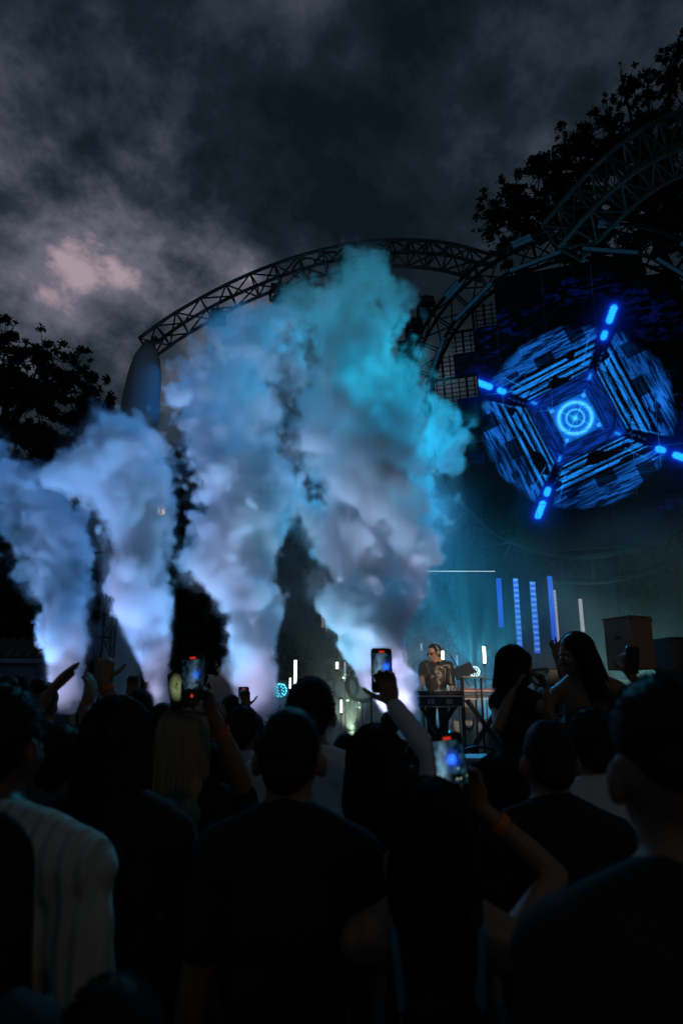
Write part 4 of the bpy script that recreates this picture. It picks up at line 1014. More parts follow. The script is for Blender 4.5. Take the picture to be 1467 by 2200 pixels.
# far rows
far = [(22, 1452, 7.5, 'far head against the blue pavilion wall, left of a pair'), (46, 1454, 7.8, 'far head against the blue pavilion wall, right of a pair'), (262, 1497, 9.0, 'tiny far head beside the white leg'),
       (98, 1466, 4.4, 'person in a cap behind the clapping hands'), (202, 1498, 4.2, 'person facing the plume right of the clapping hands'), (430, 1540, 5.6, 'far head between the two phones and the third plume'), (610, 1545, 5.5, 'far head left of the tall white shirted man'),
       (890, 1600, 4.4, 'dark head below the raised white sleeve'), (1015, 1640, 4.6, 'dark head before the white counter'), (1130, 1600, 4.4, 'dark head before the two women'), (1330, 1530, 3.4, 'dark head before the brown speaker'), (1440, 1500, 3.8, 'dark head at the right edge below the black speaker'), (690, 1600, 4.2, 'dark head at the shoulder of the tall man'), (30, 1530, 3.3, 'dark head behind the cream sweater man'), (478, 1592, 3.1, 'dark haired person between the blonde woman and the centre man'), (575, 1612, 3.2, 'dark head left of the centre man'), (722, 1632, 3.0, 'dark head right of the centre man'), (884, 1650, 3.1, 'dark head beside the white sleeve'), (1112, 1640, 3.2, 'dark head left of the cropped hair man'), (186, 1602, 3.2, 'dark head right of the clapping person'), (325, 1592, 3.2, 'dark head left of the blonde woman')]
for k, (x, y, Yd, lb) in enumerate(far):
    person(lb, TOP(x, y, Yd), yaw=R(-15 + 4 * (k % 7)), shirt=((BLACKC, GREYC, NAVY)[k % 3], 'short'), hair=(('short', 'long', 'short', 'bun')[k % 4], ('black', 'brown')[k % 2], .3), female=(k % 4 == 1), voxel=.017, detail=.35)

# ------------------------------------------------------------------ two women on the side riser, and an arm in the air behind them
rx0, rx1 = P(1060, 1500, 4.2).x, P(1430, 1500, 4.2).x
rs = thing('side_riser', 'low dark riser under the two women', 'riser', ((rx0 + rx1) / 2, 4.3, 0))
MB().box((0, 0, .36), (rx1 - rx0, 1.3, .06)).build('deck', mat('stage_deck'), rs)
for sx in (-1, 1):
    for sy in (-1, 1): MB().box((sx * (rx1 - rx0 - .1) / 2, sy * .6, .165), (.06, .06, .33)).build('leg', mat('black_metal'), rs)
person('woman with a chin length bob in a sleeveless top, facing right', TOP(1112, 1391, 4.1), base=.39, yaw=R(-62), look=(R(-18), R(-6)), shirt=(BLACKC, 'vest'), hair=('bob', 'black', 0), female=True, hv=.0065, detail=1.6, lean=R(-4), skin='mid', group='women on the side riser',
       armL=dict(w=P(1103, 1478, 4.0), pole=(-.5, -.6, -1), d=(.35, .0, .75), n=(.5, .5, -.2), curl=.9, spread=.05), armR=dict(w=P(1172, 1480, 4.25), pole=(.4, .4, -1), d=(-.3, 0, .85), n=(-.8, -.3, 0), curl=.8, spread=.05))
person('woman with long dark hair and bare shoulders looking left, phone in hand', TOP(1266, 1361, 4.3), base=.39, yaw=R(150), look=(R(-50), R(-4)), shirt=(BLACKC, 'strapless'), hair=('long', 'black', .28), female=True, hv=.0065, detail=1.5, lean=R(6), roll=R(6), skin='mid', group='women on the side riser',
       armL=dict(w=P(1352, 1452, 4.15), pole=(.5, -.2, -1), d=(.02, -.1, .95), n=(-.1, .95, .1), curl=.6, spread=.12), armR=dict(w=P(1225, 1560, 4.1), pole=(-1, 0, -.4), d=(.2, -.2, -.9), n=(1, 0, 0)))
phone(P(1357, 1418, 4.12), (.12, 0, 1), (.05, 1, .05), 'dark phone held by the bare shouldered woman', pic_show(.2, .2, .8), group=None)
person('man behind the bob haired woman with one arm straight up', TOP(1172, 1476, 5.6), yaw=R(0), shirt=(BLACKC, 'short'), hair=('short', 'black', 0), hv=.009, detail=.4,
       armR=dict(w=P(1188, 1378, 5.6), pole=(1, 0, 0), d=(-.08, 0, 1), n=(0, 1, 0), curl=.15, spread=.2))
# ------------------------------------------------------------------ the player and the gear on stage
BM = mat('black_metal'); BP = mat('black_plastic'); STL = mat('steel')
SATIN = pmat('black_satin', (.014, .013, .012), .42, var=.25, scale=8, bump=.25, bscale=14, spec=.7)
dj = person('keyboard player in a black satin shirt, sunglasses and headphones, looking down', P(934, 1385, 11.55), base=STZ, yaw=R(163), look=(R(-38), R(-16)), shirt=(SATIN, 'open'), pants=cloth('black_wide', (.014, .014, .015)), hair=('braids', 'black', 0),
    hv=.0065, skin='mid', group=None, folds=.035, wide=1.06,
    armR=dict(w=P(908, 1473, 11.15), pole=(-1, .6, -.3), d=(-.35, -.55, -.45), n=(0, 0, -1), curl=.35, spread=.12), armL=dict(w=P(972, 1512, 11.30), pole=(1, .5, 0), d=(-.02, -.1, -1), n=(-.6, .6, 0), curl=.55, spread=.06))
r_, Hp, s_, HRm = dj['root'], dj['Hp'], dj['s'], dj['HR']
g = MB()
for sx in (-1, 1):
    g.ell(Hp(sx * .034, .106, 1.622), (.034 * s_, .012 * s_, .020 * s_), HRm, 12, 7); g.tube([Hp(sx * .062, .100, 1.627), Hp(sx * .080, .03, 1.632), Hp(sx * .082, -.01, 1.622)], .0045, 6)
g.tube([Hp(-.02, .114, 1.63), Hp(.02, .114, 1.63)], .004, 6); g.build('sunglasses', mat('shades', (.008, .008, .012), .12), r_, True)
hp_ = MB(); hp_.tube([Hp(.095 * math.cos(R(a)) * 1.0, -.012, 1.625 + .145 * math.sin(R(a))) for a in range(0, 181, 12)], .009, 8)
hpo = hp_.build('headphones', mat('headphone_silver', (.35, .35, .37), .3, .5), r_, True)
for sx in (-1, 1): MB().tube([Hp(sx * .080, -.005, 1.612), Hp(sx * .112, -.008, 1.612)], [.040 * s_, .034 * s_], 14).build('ear_cup', mat('headphone_silver') if sx < 0 else BP, hpo, True)
L_ = dj['Lp']; V_ = dj['V']
for q in range(5): MB().ell(L_(V_(0, .150 - .004 * q, 1.38 - .075 * q)), (.007, .004, .007), nu=8, nv=5).build('button', mat('button', (.05, .05, .05), .3), r_)
MB().tube([L_(V_(.05, .05, 1.47)), L_(V_(.03, .11, 1.44)), L_(V_(0, .135, 1.38)), L_(V_(-.03, .11, 1.44)), L_(V_(-.05, .05, 1.47))], .016, 7).build('collar', SATIN, r_, True)

def stand_x(root, cx, cy, z0, z1, w, name='leg', m=BM, r=.02, dy=.12):
    for sy in (-1, 1):
        for sx in (-1, 1): MB().tube([(cx - sx * w / 2, cy + sy * dy, z0 + .02), (cx + sx * w / 2, cy + sy * dy, z1)], r, 8).build(name, m, root, True)
    for sx in (-1, 1):
        for z, k in ((z0 + .02, -1), (z1, 1)): MB().tube([(cx + sx * w / 2, cy - dy - .1, z), (cx + sx * w / 2, cy + dy + .1, z)], r, 8).build('foot_bar' if k < 0 else 'support_bar', m, root, True)
# deck and mixer in a case on an x stand
a = P(888, 1496, 10.95); b = P(990, 1496, 10.95); zc = P(940, 1494, 10.95).z; w = b.x - a.x
t = thing('deck_case', 'grey flight case with decks and mixer before the player', 'music gear', ((a.x + b.x) / 2, 10.95, 0))
hh = .17; bevel(MB().box((0, 0, zc - .005 - hh / 2), (w, .36, hh)).build('case', mat('case_grey', (.035, .042, .045), .45, .3), t), .012)
for z in (zc - .012, zc - hh + .004): MB().box((0, -.183, z), (w + .01, .012, .022)).build('edge_trim', STL, t)
for x in (-w / 2, w / 2): MB().box((x, -.183, zc - hh / 2 - .005), (.022, .012, hh)).build('edge_trim', STL, t)
for x in (-.12, .16): bevel(MB().box((x, -.187, zc - hh * .55), (.10, .012, .075)).build('latch', STL, t), .006)
stand_x(t, 0, 0, STZ, zc - hh - .01, .5)
for k, (x, nm) in enumerate(((-.24, 'deck'), (.03, 'mixer'), (.26, 'deck'))):
    d = bevel(MB().box((x, .02, zc + .03), (.23 if nm == 'mixer' else .22, .30, .065)).build(nm, BP, t), .01)
    if nm == 'deck': MB().tube([(x, .0, zc + .064), (x, .0, zc + .075)], .075, 20).build('jog_wheel', STL, d, True)
    for q in range(6): MB().tube([(x - .08 + .032 * q, -.10, zc + .063), (x - .08 + .032 * q, -.10, zc + .082)], .009, 8).build('knob', mat('knob', (.4, .4, .42), .4), d)
    MB().box((x, .10, zc + .066), (.12, .05, .008)).build('display', mat('small_display', (.02, .02, .02), .2, emit=(.3, .6, .8), estr=.8), d)
rng_ = random.Random(3)
for q in range(5):
    x = -w / 2 + .05 + .05 * q; MB().tube(catmull([(x, -.15, zc - .02), (x - .03, -.24, zc - .10), (x - .05 + .02 * q, -.22, zc - .24), (x + .02, -.1, zc - .30)], 10), .006, 5).build('cable', BP, t, True)
# two tier keyboard stand with red keyboard
a = P(985, 1482, 12.0); b = P(1096, 1482, 12.0); zk = P(1040, 1484, 12).z; w = b.x - a.x; cx = (a.x + b.x) / 2
t = thing('keyboard_stand', 'black crossed keyboard stand carrying the red keyboard', 'stand', (cx, 12.0, 0)); stand_x(t, 0, 0, STZ, zk - .16, .62, r=.024)
MB().box((0, 0, zk - .135), (w + .06, .34, .03)).build('tier', mat('white_shelf', (.5, .5, .5), .6), t)
MB().tube([(-.35, .1, zk - .12), (-.35, .1, zk - .05)], .018, 8).build('support_post', BM, t); MB().tube([(.35, .1, zk - .12), (.35, .1, zk - .05)], .018, 8).build('support_post', BM, t)
t = thing('red_keyboard', 'red keyboard with white keys on the crossed stand', 'keyboard', (cx, 12.0, zk - .045))
RED = mat('red_lacquer', (.55, .03, .015), .3, var=.05)
bevel(MB().box((0, .03, .035), (w, .30, .07)).build('body', RED, t), .012)
MB().box((0, -.125, .012), (w - .06, .03, .03)).build('key_bed', BP, t)
nk = 36
for q in range(nk): MB().box((-w / 2 + .05 + (w - .10) * (q + .5) / nk, -.145, .040), ((w - .10) / nk - .002, .10, .014)).build('white_key', mat('key_white', (.7, .7, .68), .35, var=.03), t)
for q in range(nk - 1):
    if q % 7 not in (2, 6): MB().box((-w / 2 + .05 + (w - .10) * (q + 1) / nk, -.115, .050), (.008, .06, .014)).build('black_key', BP, t)
for q in range(14): MB().tube([(-w / 2 + .12 + q * .045, .02, .07), (-w / 2 + .12 + q * .045, .02, .085)], .009, 8).build('knob', mat('knob'), t)
bevel(MB().box((.22, .05, .078), (.16, .08, .012)).build('display', mat('small_display'), t), .003)
t = thing('synthesizer', 'flat black synthesizer on the lower shelf of the stand', 'keyboard', (cx - .05, 11.98, zk - .119))
bevel(MB().box((0, 0, .028), (w * .8, .28, .05)).build('body', BP, t), .008)
for q in range(12): MB().tube([(-.35 + q * .06, -.04, .053), (-.35 + q * .06, -.04, .068)], .009, 8).build('knob', mat('knob'), t)
# tablet and tray stand
a = P(1010, 1455, 11.5); t = thing('tray_stand', 'small tray on two thin posts beside the player', 'stand', (a.x, 11.5, 0))
bevel(MB().box((.05, 0, a.z), (.42, .30, .022)).build('tray', mat('tray_grey', (.20, .19, .18), .5), t), .006)
for x in (-.13, .17): MB().tube([(x, 0, STZ + .01), (x, 0, a.z - .012)], .017, 8).build('post', BM, t)
for x in (-.13, .17): MB().tube([(x, -.2, STZ + .015), (x, .2, STZ + .015)], .015, 8).build('foot', BM, t)
t = thing('tablet', 'black tablet tilted up on the small tray', 'tablet', (a.x - .10, 11.52, a.z + .10), rot=Matrix.Rotation(R(-22), 3, 'Y') @ Matrix.Rotation(R(52), 3, 'X'))
bevel(MB().box((0, 0, 0), (.34, .24, .014)).build('case', BP, t), .006); MB().box((0, 0, -.0085), (.30, .20, .002)).build('back_plate', mat('tablet_back', (.10, .10, .11), .4), t)
MB().tube([(0, -.10, -.01), (.02, -.13, -.08)], .008, 6).build('kickstand', STL, t)
# microphone on a boom beside the player's head
t = thing('microphone_stand', 'microphone stand with a slanting boom by the player', 'microphone stand', (P(985, 1500, 12.0).x, 11.72, STZ))
MB().tube([(0, 0, .02), (0, 0, 1.25)], .011, 8).build('post', BM, t); MB().tube([(.14, 0, 1.10), (-.16, -.05, 1.60)], .009, 8).build('boom', BM, t, True)
for q in range(3): an = R(120 * q + 20); MB().tube([(0, 0, .06), (.25 * math.cos(an), .25 * math.sin(an), .012)], .01, 6).build('leg', BM, t)
MB().tube([(-.16, -.05, 1.60), (-.19, -.055, 1.645), (-.20, -.057, 1.66)], [.014, .022, .012], 10).build('microphone', STL, t, True)
# speakers
def cabinet(label, p0, p1, Y, depth, m, legs='box', yaw=0.0, name='speaker', grille=True):
    a = P(p0[0], p0[1], Y); b = P(p1[0], p1[1], Y); w = b.x - a.x; h = a.z - b.z; cx = (a.x + b.x) / 2
    t = thing(name, label, 'speaker', (cx, Y + depth / 2, 0), yaw)
    bevel(MB().box((0, 0, b.z + h / 2), (w, depth, h)).build('cabinet', m, t), .018)
    MB().box((0, 0, a.z + .012), (w + .02, depth + .02, .02)).build('lid', BP if m is not BROWN else m, t)
    if grille: MB().box((0, -depth / 2 - .007, b.z + h / 2), (w * .92, .01, h * .93)).build('grille', m, t)
    for sx in (-1, 1):
        bevel(MB().box((sx * (w / 2 + .004), 0, b.z + h * .62), (.012, .12, .05)).build('handle', BM, t), .004)
        for sz in (.04, .96): MB().box((sx * w * .49, -depth / 2 - .004, b.z + h * sz), (.035, .018, .035)).build('corner', BM, t)
    if legs == 'pole':
        MB().tube([(0, 0, STZ * 0 + .02), (0, 0, b.z)], .03, 10).build('pole', BM, t)
        for q in range(3): an = R(120 * q + 10); MB().tube([(0, 0, .7), (.45 * math.cos(an), .45 * math.sin(an), .015)], .016, 6).build('leg', BM, t)
        for q in range(4): MB().tube(catmull([(.16, -.25, b.z + .02), (.20 + .03 * q, -.3, b.z - .10), (.15 - .02 * q, -.28, b.z - .22 - .03 * q), (.05, -.05, b.z - .4)], 8), .008, 5).build('cable', BP, t, True)
    else: bevel(MB().box((0, 0, b.z / 2), (w * .9, depth * .9, b.z - .004)).build('stand', BP, t), .01)
    return t
BROWN = mat('brown_cabinet', (.080, .047, .032), .6, var=.15, scale=30, bump=.15)
cabinet('large brown speaker cabinet raised on a pole at the right', (1330, 1326), (1404, 1438), 10.3, .55, BROWN, 'pole', yaw=R(24))
cabinet('tall black speaker cut by the right edge', (1432, 1372), (1500, 1500), 10.6, .5, mat('black_cabinet', (.02, .02, .02), .6, var=.3, scale=80, bump=.2), yaw=R(8))
cabinet('grey green speaker behind the bob haired woman', (1168, 1438), (1212, 1540), 8.8, .45, mat('green_cabinet', (.10, .115, .09), .7, var=.3, scale=60, bump=.2), yaw=R(10))
for (x0, y0, x1, y1, lb) in ((1046, 1566, 1086, 1604, 'low teal grey amplifier box under the keyboards'), (1094, 1574, 1122, 1606, 'smaller amplifier box right of the keyboards')):
    a = P(x0, y0, 12.6); b = P(x1, y1, 12.6); w = b.x - a.x; h = a.z - STZ
    t = thing('amplifier', lb, 'amplifier', ((a.x + b.x) / 2, 12.7, STZ)); bevel(MB().box((0, 0, h / 2 + .01), (w, .3, h - .02)).build('case', mat('amp_case', (.05, .08, .09), .5), t), .012)
    for q in range(5): MB().tube([(-w * .36 + q * w * .18, -.15, h * .8), (-w * .36 + q * w * .18, -.165, h * .8)], .011, 8).build('knob', mat('knob'), t)
    MB().tube([(-w * .2, 0, h), (-w * .1, 0, h + .05), (w * .1, 0, h + .05), (w * .2, 0, h)], .01, 6).build('handle', BM, t, True)
# coiled cable
t = MB(); a = P(1006, 1548, 11.9)
for q in range(5): t.tube([(a.x + (.07 + .006 * q) * math.cos(R(k)), 11.86 + .012 * q, a.z + (.13 + .01 * q) * math.sin(R(k))) for k in range(0, 361, 15)], .008, 5)
t.tube(catmull([(a.x, 11.86, a.z - .15), (a.x - .1, 11.8, STZ + .12), (a.x + .12, 11.7, STZ + .02), (a.x - .25, 11.6, STZ + .015), (a.x + .3, 11.45, STZ + .012)], 20), .008, 5)
tag(t.build('coiled_cable', mat('grey_cable', (.22, .24, .22), .5), None, True), 'coiled pale cable hanging under the keyboard stand', 'cable')
# round cage fan at the stage front
a = P(1044, 1628, 8.9); t = thing('cage_fan', 'low round cage fan at the front of the stage', 'fan', (a.x, 9.35, STZ))
rad = 46 * MPP(1044, 1628, 8.9)
MB().tube([(rad * math.cos(R(k)), 0, rad * .55 + rad * .55 * math.sin(R(k)) + .01) for k in range(0, 361, 12)], .016, 6).build('rim', BM, t, True)
for q in range(16): an = R(22.5 * q); MB().tube([(.05 * math.cos(an), -.05, rad * .56 + .04 * math.sin(an)), (rad * .97 * math.cos(an), 0, rad * .56 + rad * .53 * math.sin(an))], .0035, 4, False).build('wire', STL, t)
for q in range(4): an = R(90 * q + 20); MB().box((.13 * math.cos(an), .03, rad * .56 + .09 * math.sin(an)), (.2, .012, .10), Matrix.Rotation(-an, 3, 'Y')).build('blade', BP, t)
MB().tube([(0, -.06, rad * .56), (0, .12, rad * .56)], .06, 12).build('motor', BP, t, True); MB().box((0, .04, .012), (rad * 1.3, .24, .024)).build('foot', BM, t)

# ------------------------------------------------------------------ lamps that show in the picture
def spot(loc, target, color, power, size_deg, blend=.6, radius=.08, parent=None, name='lamp'):
    l = bpy.data.lights.new(name, 'SPOT'); l.color = color; l.energy = power; l.spot_size = R(size_deg); l.spot_blend = blend; l.shadow_soft_size = radius
    o = bpy.data.objects.new(name, l); COL.objects.link(o); loc = Vector(loc)
    q = (Vector(target) - loc).to_track_quat('-Z', 'Y').to_matrix().to_4x4(); mw = Matrix.Translation(loc) @ q
    if parent is not None:
        bpy.context.view_layer.update(); o.parent = parent; o.matrix_parent_inverse = parent.matrix_world.inverted()
    o.matrix_world = mw
    return o
def emat(name, col, st):
    mt = bpy.data.materials.new(name); mt.use_nodes = True; b = mt.node_tree.nodes['Principled BSDF']; b.inputs['Base Color'].default_value = (.3, .3, .3, 1); b.inputs['Emission Color'].default_value = (*col, 1); b.inputs['Emission Strength'].default_value = st
    return mt
WHITE_T = emat('tube_white', (1, .97, .90), 2.6); DIM_T = emat('tube_dim', (.8, .85, .85), .35); BLUE_S = emat('strip_blue', (.02, .13, 1.0), .95); BLUE_B = emat('strip_bright', (.10, .36, 1.0), 1.1); WHITE_S = emat('strip_white', (.75, .72, .8), .75); CYAN_E = emat('globe_cyan', (.10, .75, 1.0), 2.2); PALE_E = emat('globe_pale', (.85, 1.0, .85), 2.2)
def light_tube(px, y0, y1, Y, wpx, label, m=WHITE_T, hang=False):
    a = P(px, y0, Y); b = P(px, y1, Y); r = wpx * MPP(px, y0, Y) / 2
    t = thing('light_tube', label, 'light tube', (b.x, Y, 0 if hang else STZ), group='upright light tubes on stage'); z0 = 0 if hang else STZ
    lo_, hi_ = b.z - z0, a.z - z0
    MB().tube([(0, 0, lo_), (0, 0, hi_)], r, 10).build('lamp', m, t, True)
    for z in (lo_, hi_): MB().tube([(0, 0, z - .02), (0, 0, z + .02)], r * 1.25, 10).build('end_cap', BM, t, True)
    if hang: MB().tube([(0, 0, hi_ + .02), (0, 0, hi_ + 2.2)], .004, 5).build('wire', BM, t)
    else:
        MB().tube([(0, .02, .01), (0, .02, lo_)], .010, 6).build('post', BM, t); MB().tube([(0, .02, .0), (0, .02, .012)], .12, 12).build('foot', BM, t)
for a_ in ((634, 1416, 1472, 12.8, 6, 'tall white light tube left of the tall man\'s head'), (623, 1454, 1482, 12.8, 3.5, 'thin short light tube beside the tall one'), (733, 1501, 1534, 12.4, 4.5, 'white light tube right of the tall man\'s ear'),
          (951, 1396, 1424, 12.6, 7, 'white light tube behind the player\'s headphones'), (1041, 1387, 1428, 12.8, 7, 'bright white light tube right of the tablet')): light_tube(*a_)
for a_ in ((724, 1420, 1440, 12.8, 6, 'short white light tube hanging above the tall man'), ): light_tube(*a_, hang=True)
for a_ in ((741, 1420, 1466, 13.2, 4, 'dim pale tube right of the hanging tube'), (905, 1380, 1400, 13.0, 3, 'dim thin tube left of the player'), (872, 1398, 1446, 12.2, 3, 'dim thin tube at the edge of the tallest plume'), (982, 1405, 1432, 13.2, 3, 'dim thin tube above the tablet')): light_tube(*a_, m=DIM_T)
def led_strip(px0, px1, y0, y1, Y, wpx, label, m, m2, n=26):
    a = P(px0, y0, Y); b = P(px1, y1, Y); w = wpx * MPP(px0, y0, Y); x = (a.x + b.x) / 2
    t = thing('led_strip', label, 'light strip', (x, Y, STZ), group='vertical light strips behind the stage')
    lo_, hi_ = b.z - STZ, a.z - STZ
    MB().box((0, .05, hi_ / 2 + .04), (w * .8, .05, hi_ + .06)).build('housing', BM, t); MB().box((0, .05, .01), (.35, .35, .02)).build('foot', BM, t)
    h = (hi_ - lo_) / n; m1 = MB(); m3 = MB()
    for q in range(n): (m1 if q % 2 else m3).box((0, .0, lo_ + (q + .5) * h), (w, .03, h * .93))
    
    for o_ in (m1.build('bright_segments', m, t), m3.build('dim_segments', m2, t)): o_['kind'] = 'stuff'
led_strip(1071, 1076, 1243, 1348, 14.4, 10, 'leftmost blue light strip, deep blue', BLUE_S, emat('strip_deep', (.01, .05, .8), .8))
led_strip(1107, 1116, 1243, 1392, 14.3, 10, 'second blue light strip, palest of the four', BLUE_B, BLUE_S)
led_strip(1144, 1153, 1250, 1404, 14.2, 11, 'third blue light strip, longest of the four', BLUE_B, BLUE_S)
led_strip(1181, 1190, 1238, 1382, 14.1, 10, 'rightmost blue light strip beside the thin white one', BLUE_S, emat('strip_mid', (.015, .09, .95), .85))
led_strip(1192, 1198, 1268, 1382, 14.15, 4, 'thin white light strip touching the rightmost blue one', WHITE_S, DIM_T)
led_strip(1246, 1251, 1287, 1358, 14.0, 7, 'short white light strip above the bare shouldered woman', WHITE_S, DIM_T)
led_strip(692, 694, 1290, 1350, 15.5, 5, 'dim far white strip above the tall man', DIM_T, BM)
# a thin bright line of light under the ring
a = P(880, 1227, 13.6); b = P(1063, 1227.5, 13.6); t = thing('light_line', 'thin level white light line left of the blue strips', 'light line', a)
MB().tube([(0, 0, 0), b - a], .006, 6).build('lamp', emat('line_white', (.8, .95, 1), 1.0), t, True); MB().tube([(0, 0, .025), b - a + Vector((0, 0, .025))], .014, 6).build('rail', BM, t, True)
for k in (.1, .9): MB().tube([(b - a) * k + Vector((0, 0, .03)), (b - a) * k + Vector((0, 0, 2.0))], .005, 5).build('wire', BM, t)
# glowing globes
def globe(px, py, Y, rpx, label, e1, e2, n=70, glass=False):
    c = P(px, py, Y); r = rpx * MPP(px, py, Y); t = thing('light_globe', label, 'globe lamp', (c.x, Y, STZ), group='studded globe lamps'); z = c.z - STZ
    MB().ell((0, 0, z), (r * .86,) * 3, nu=18, nv=12).build('shell', mat('globe_shell', (.05, .12, .15), .15), t, True)
    m1 = MB(); m2 = MB()
    for k in range(n):
        zz = 1 - 2 * (k + .5) / n; ph = k * 2.39996; q = math.sqrt(1 - zz * zz); d = Vector((q * math.cos(ph), q * math.sin(ph), zz))
        x, y = frame_of(d); p = Vector((0, 0, z)) + d * r * .86; rr_ = r * 1.35 / math.sqrt(n)
        (m1 if (k * 7) % 3 else m2).add([p + (x * math.cos(R(60 * j)) + y * math.sin(R(60 * j))) * rr_ * .62 for j in range(6)] + [p + d * r * .14 + (x * math.cos(R(60 * j)) + y * math.sin(R(60 * j))) * rr_ * .5 for j in range(6)],
            [tuple(range(6, 12))] + [(j, (j + 1) % 6, 6 + (j + 1) % 6, 6 + j) for j in range(6)])
    for o_ in (m1.build('studs', e1, t), m2.build('studs', e2, t)): o_['kind'] = 'stuff'
    MB().tube([(0, 0, .0), (0, 0, z - r * .8)], .018, 8).build('post', BM, t); MB().tube([(0, 0, 0), (0, 0, .015)], .15, 14).build('foot', BM, t)
    return t, Vector((c.x, Y, c.z)), r
g1, c1, r1 = globe(1019, 1443, 12.6, 12, 'bright pale globe lamp behind the tablet', PALE_E, CYAN_E)
g2, c2, r2 = globe(602, 1483, 12.5, 15, 'blue globe lamp left of the tall man', CYAN_E, emat('globe_blue', (.02, .2, .5), .6), 90)
g3, c3, r3 = globe(1422, 1441, 11.4, 16, 'cyan globe lamp between the two right speakers', CYAN_E, emat('globe_soft', (.25, .7, .9), .9), 110)
g4, c4, r4 = globe(797, 1487, 12.0, 8, 'small bright cyan lamp behind the raised phone', CYAN_E, PALE_E, 40)
GLASS = None
def clear_material():
    mt = bpy.data.materials.new('clear_plastic'); mt.use_nodes = True; nt = mt.node_tree; nt.nodes.clear(); N = nt.nodes.new; L = nt.links.new
    o = N('ShaderNodeOutputMaterial'); mx = N('ShaderNodeMixShader'); tr = N('ShaderNodeBsdfTransparent'); gl = N('ShaderNodeBsdfGlossy'); gl.inputs['Roughness'].default_value = .08; fr = N('ShaderNodeFresnel'); fr.inputs[0].default_value = 1.35
    tr.inputs[0].default_value = (.95, .97, .97, 1); L(fr.outputs[0], mx.inputs[0]); L(tr.outputs[0], mx.inputs[1]); L(gl.outputs[0], mx.inputs[2]); L(mx.outputs[0], o.inputs[0]); return mt
CLEAR = clear_material()
for (px, py, Y, rp, lb) in ((778, 1472, 12.5, 38, 'clear plastic bubble left of the tallest plume'), (908, 1442, 12.9, 26, 'clear plastic bubble behind the player\'s arm'), (742, 1478, 13.0, 30, 'faint clear bubble by the tall man\'s ear')):
    c = P(px, py, Y); r = rp * MPP(px, py, Y); t = thing('clear_bubble', lb, 'bubble', (c.x, Y, STZ), group='clear bubbles on stands')
    MB().ell((0, 0, c.z - STZ), (r, r, r), nu=28, nv=18).build('shell', CLEAR, t, True); MB().tube([(0, 0, 0), (0, 0, c.z - STZ - r)], .012, 8).build('post', BM, t); MB().tube([(0, 0, 0), (0, 0, .012)], .13, 14).build('foot', BM, t)
# plants before the pale cloth
for k, (px, Y, lb) in enumerate(((752, 13.4, 'leafy plant in the fog right of the tall man'), (776, 13.2, 'leafy plant left of the small bright lamp'), (700, 13.5, 'leafy plant hidden by the tall man'))):
    rr = random.Random(k); b = P(px, 1590, Y); t = thing('plant', lb, 'plant', (b.x, Y, STZ), group='plants at the back of the stage'); m = MB(); st = MB()
    bevel(MB().tube([(0, 0, 0), (0, 0, .25)], [.11, .15], 14).build('pot', mat('pot', (.12, .10, .09), .8), t), .01)
    for q in range(70):
        an = rr.uniform(0, 6.28); l = rr.uniform(.15, .38); h = rr.uniform(.25, .75); p = Vector((math.cos(an) * l * .8, math.sin(an) * l * .8, h)); d = Vector((math.cos(an), math.sin(an), rr.uniform(-.3, .8))).normalized(); x, y = frame_of(d); L = rr.uniform(.08, .16)
        m.add([p, p + d * L * .4 + x * L * .2, p + d * L, p + d * L * .4 - x * L * .2], [(0, 1, 2, 3)]); st.tube([(0, 0, .22), p * .5 + Vector((0, 0, .1)), p], .004, 4, False)
    m.build('leaves', mat('plant_leaf', (.08, .10, .05), .5), t)['kind'] = 'stuff'; st.build('stems', BARK, t)
# the draped cloth shade, the mast under it, and the spark lamp
a = P(214, 1228, 15.0); t = thing('draped_shade', 'pale teal cloth shade hanging folded beside the second plume', 'shade', a)
vs = []; fs = []; n = 24; nz = 10
for j in range(nz + 1):
    k = j / nz
    for i in range(n):
        th = 6.2832 * i / n; rr_ = (.30 - .20 * k) * (1 + .13 * math.sin(th * 6 + k * 3)); vs.append((rr_ * math.cos(th) + .28 * k, rr_ * .7 * math.sin(th), .40 - .85 * k - .05 * math.sin(th * 3)))
for j in range(nz):
    for i in range(n): p = j * n + i; q = j * n + (i + 1) % n; fs.append((p, p + n, q + n, q))
fs.append(tuple(nz * n + i for i in range(n - 1, -1, -1)))
MB().add(vs, fs).build('cloth', mat('teal_canvas', (.16, .24, .25), .8, bump=.2), t, True)
MB().tube([(0, 0, .40), (.1, 0, 2.4)], .01, 5).build('cord', BM, t); MB().tube([(.30 * math.cos(R(k)), .21 * math.sin(R(k)), .40) for k in range(0, 361, 20)], .012, 5).build('hoop', BM, t)
mc = [P(232, 1290, 15.6) * 1.0]; mx_ = P(240, 1400, 15.6).x
truss('mast_truss', 'slim black lattice mast beside the white leg', [Vector((mx_, 15.2, .05 + i * .5)) for i in range(12)], [(-.14, -.14), (.14, -.14), (.14, .14), (-.14, .14)], .025, .012, 11, up=(0, 1, 0))
a = P(347, 1099, 8.15); t = thing('spark_lamp', 'small cluster of warm bulbs glinting in the second plume', 'lamp', a)
m = MB(); rr = random.Random(8); WARM = emat('warm_bulb', (1, .72, .45), 1.6)
for q in range(26): m.ell(Vector((rr.gauss(0, .022), rr.gauss(0, .02), rr.gauss(0, .028))), (.0042,) * 3, nu=6, nv=4)
m.build('bulbs', WARM, t)['kind'] = 'stuff'; fr_ = MB()
for q in range(6): fr_.tube([(.04 * math.cos(R(k)) * math.cos(R(30 * q)), .04 * math.cos(R(k)) * math.sin(R(30 * q)), .06 * math.sin(R(k))) for k in range(0, 361, 30)], .001, 3, False)
fr_.build('wire_cage', BM, t); MB().tube([(0, 0, .06), Vector(arch_c[20]) - a], .0015, 4).build('wire', BM, t)
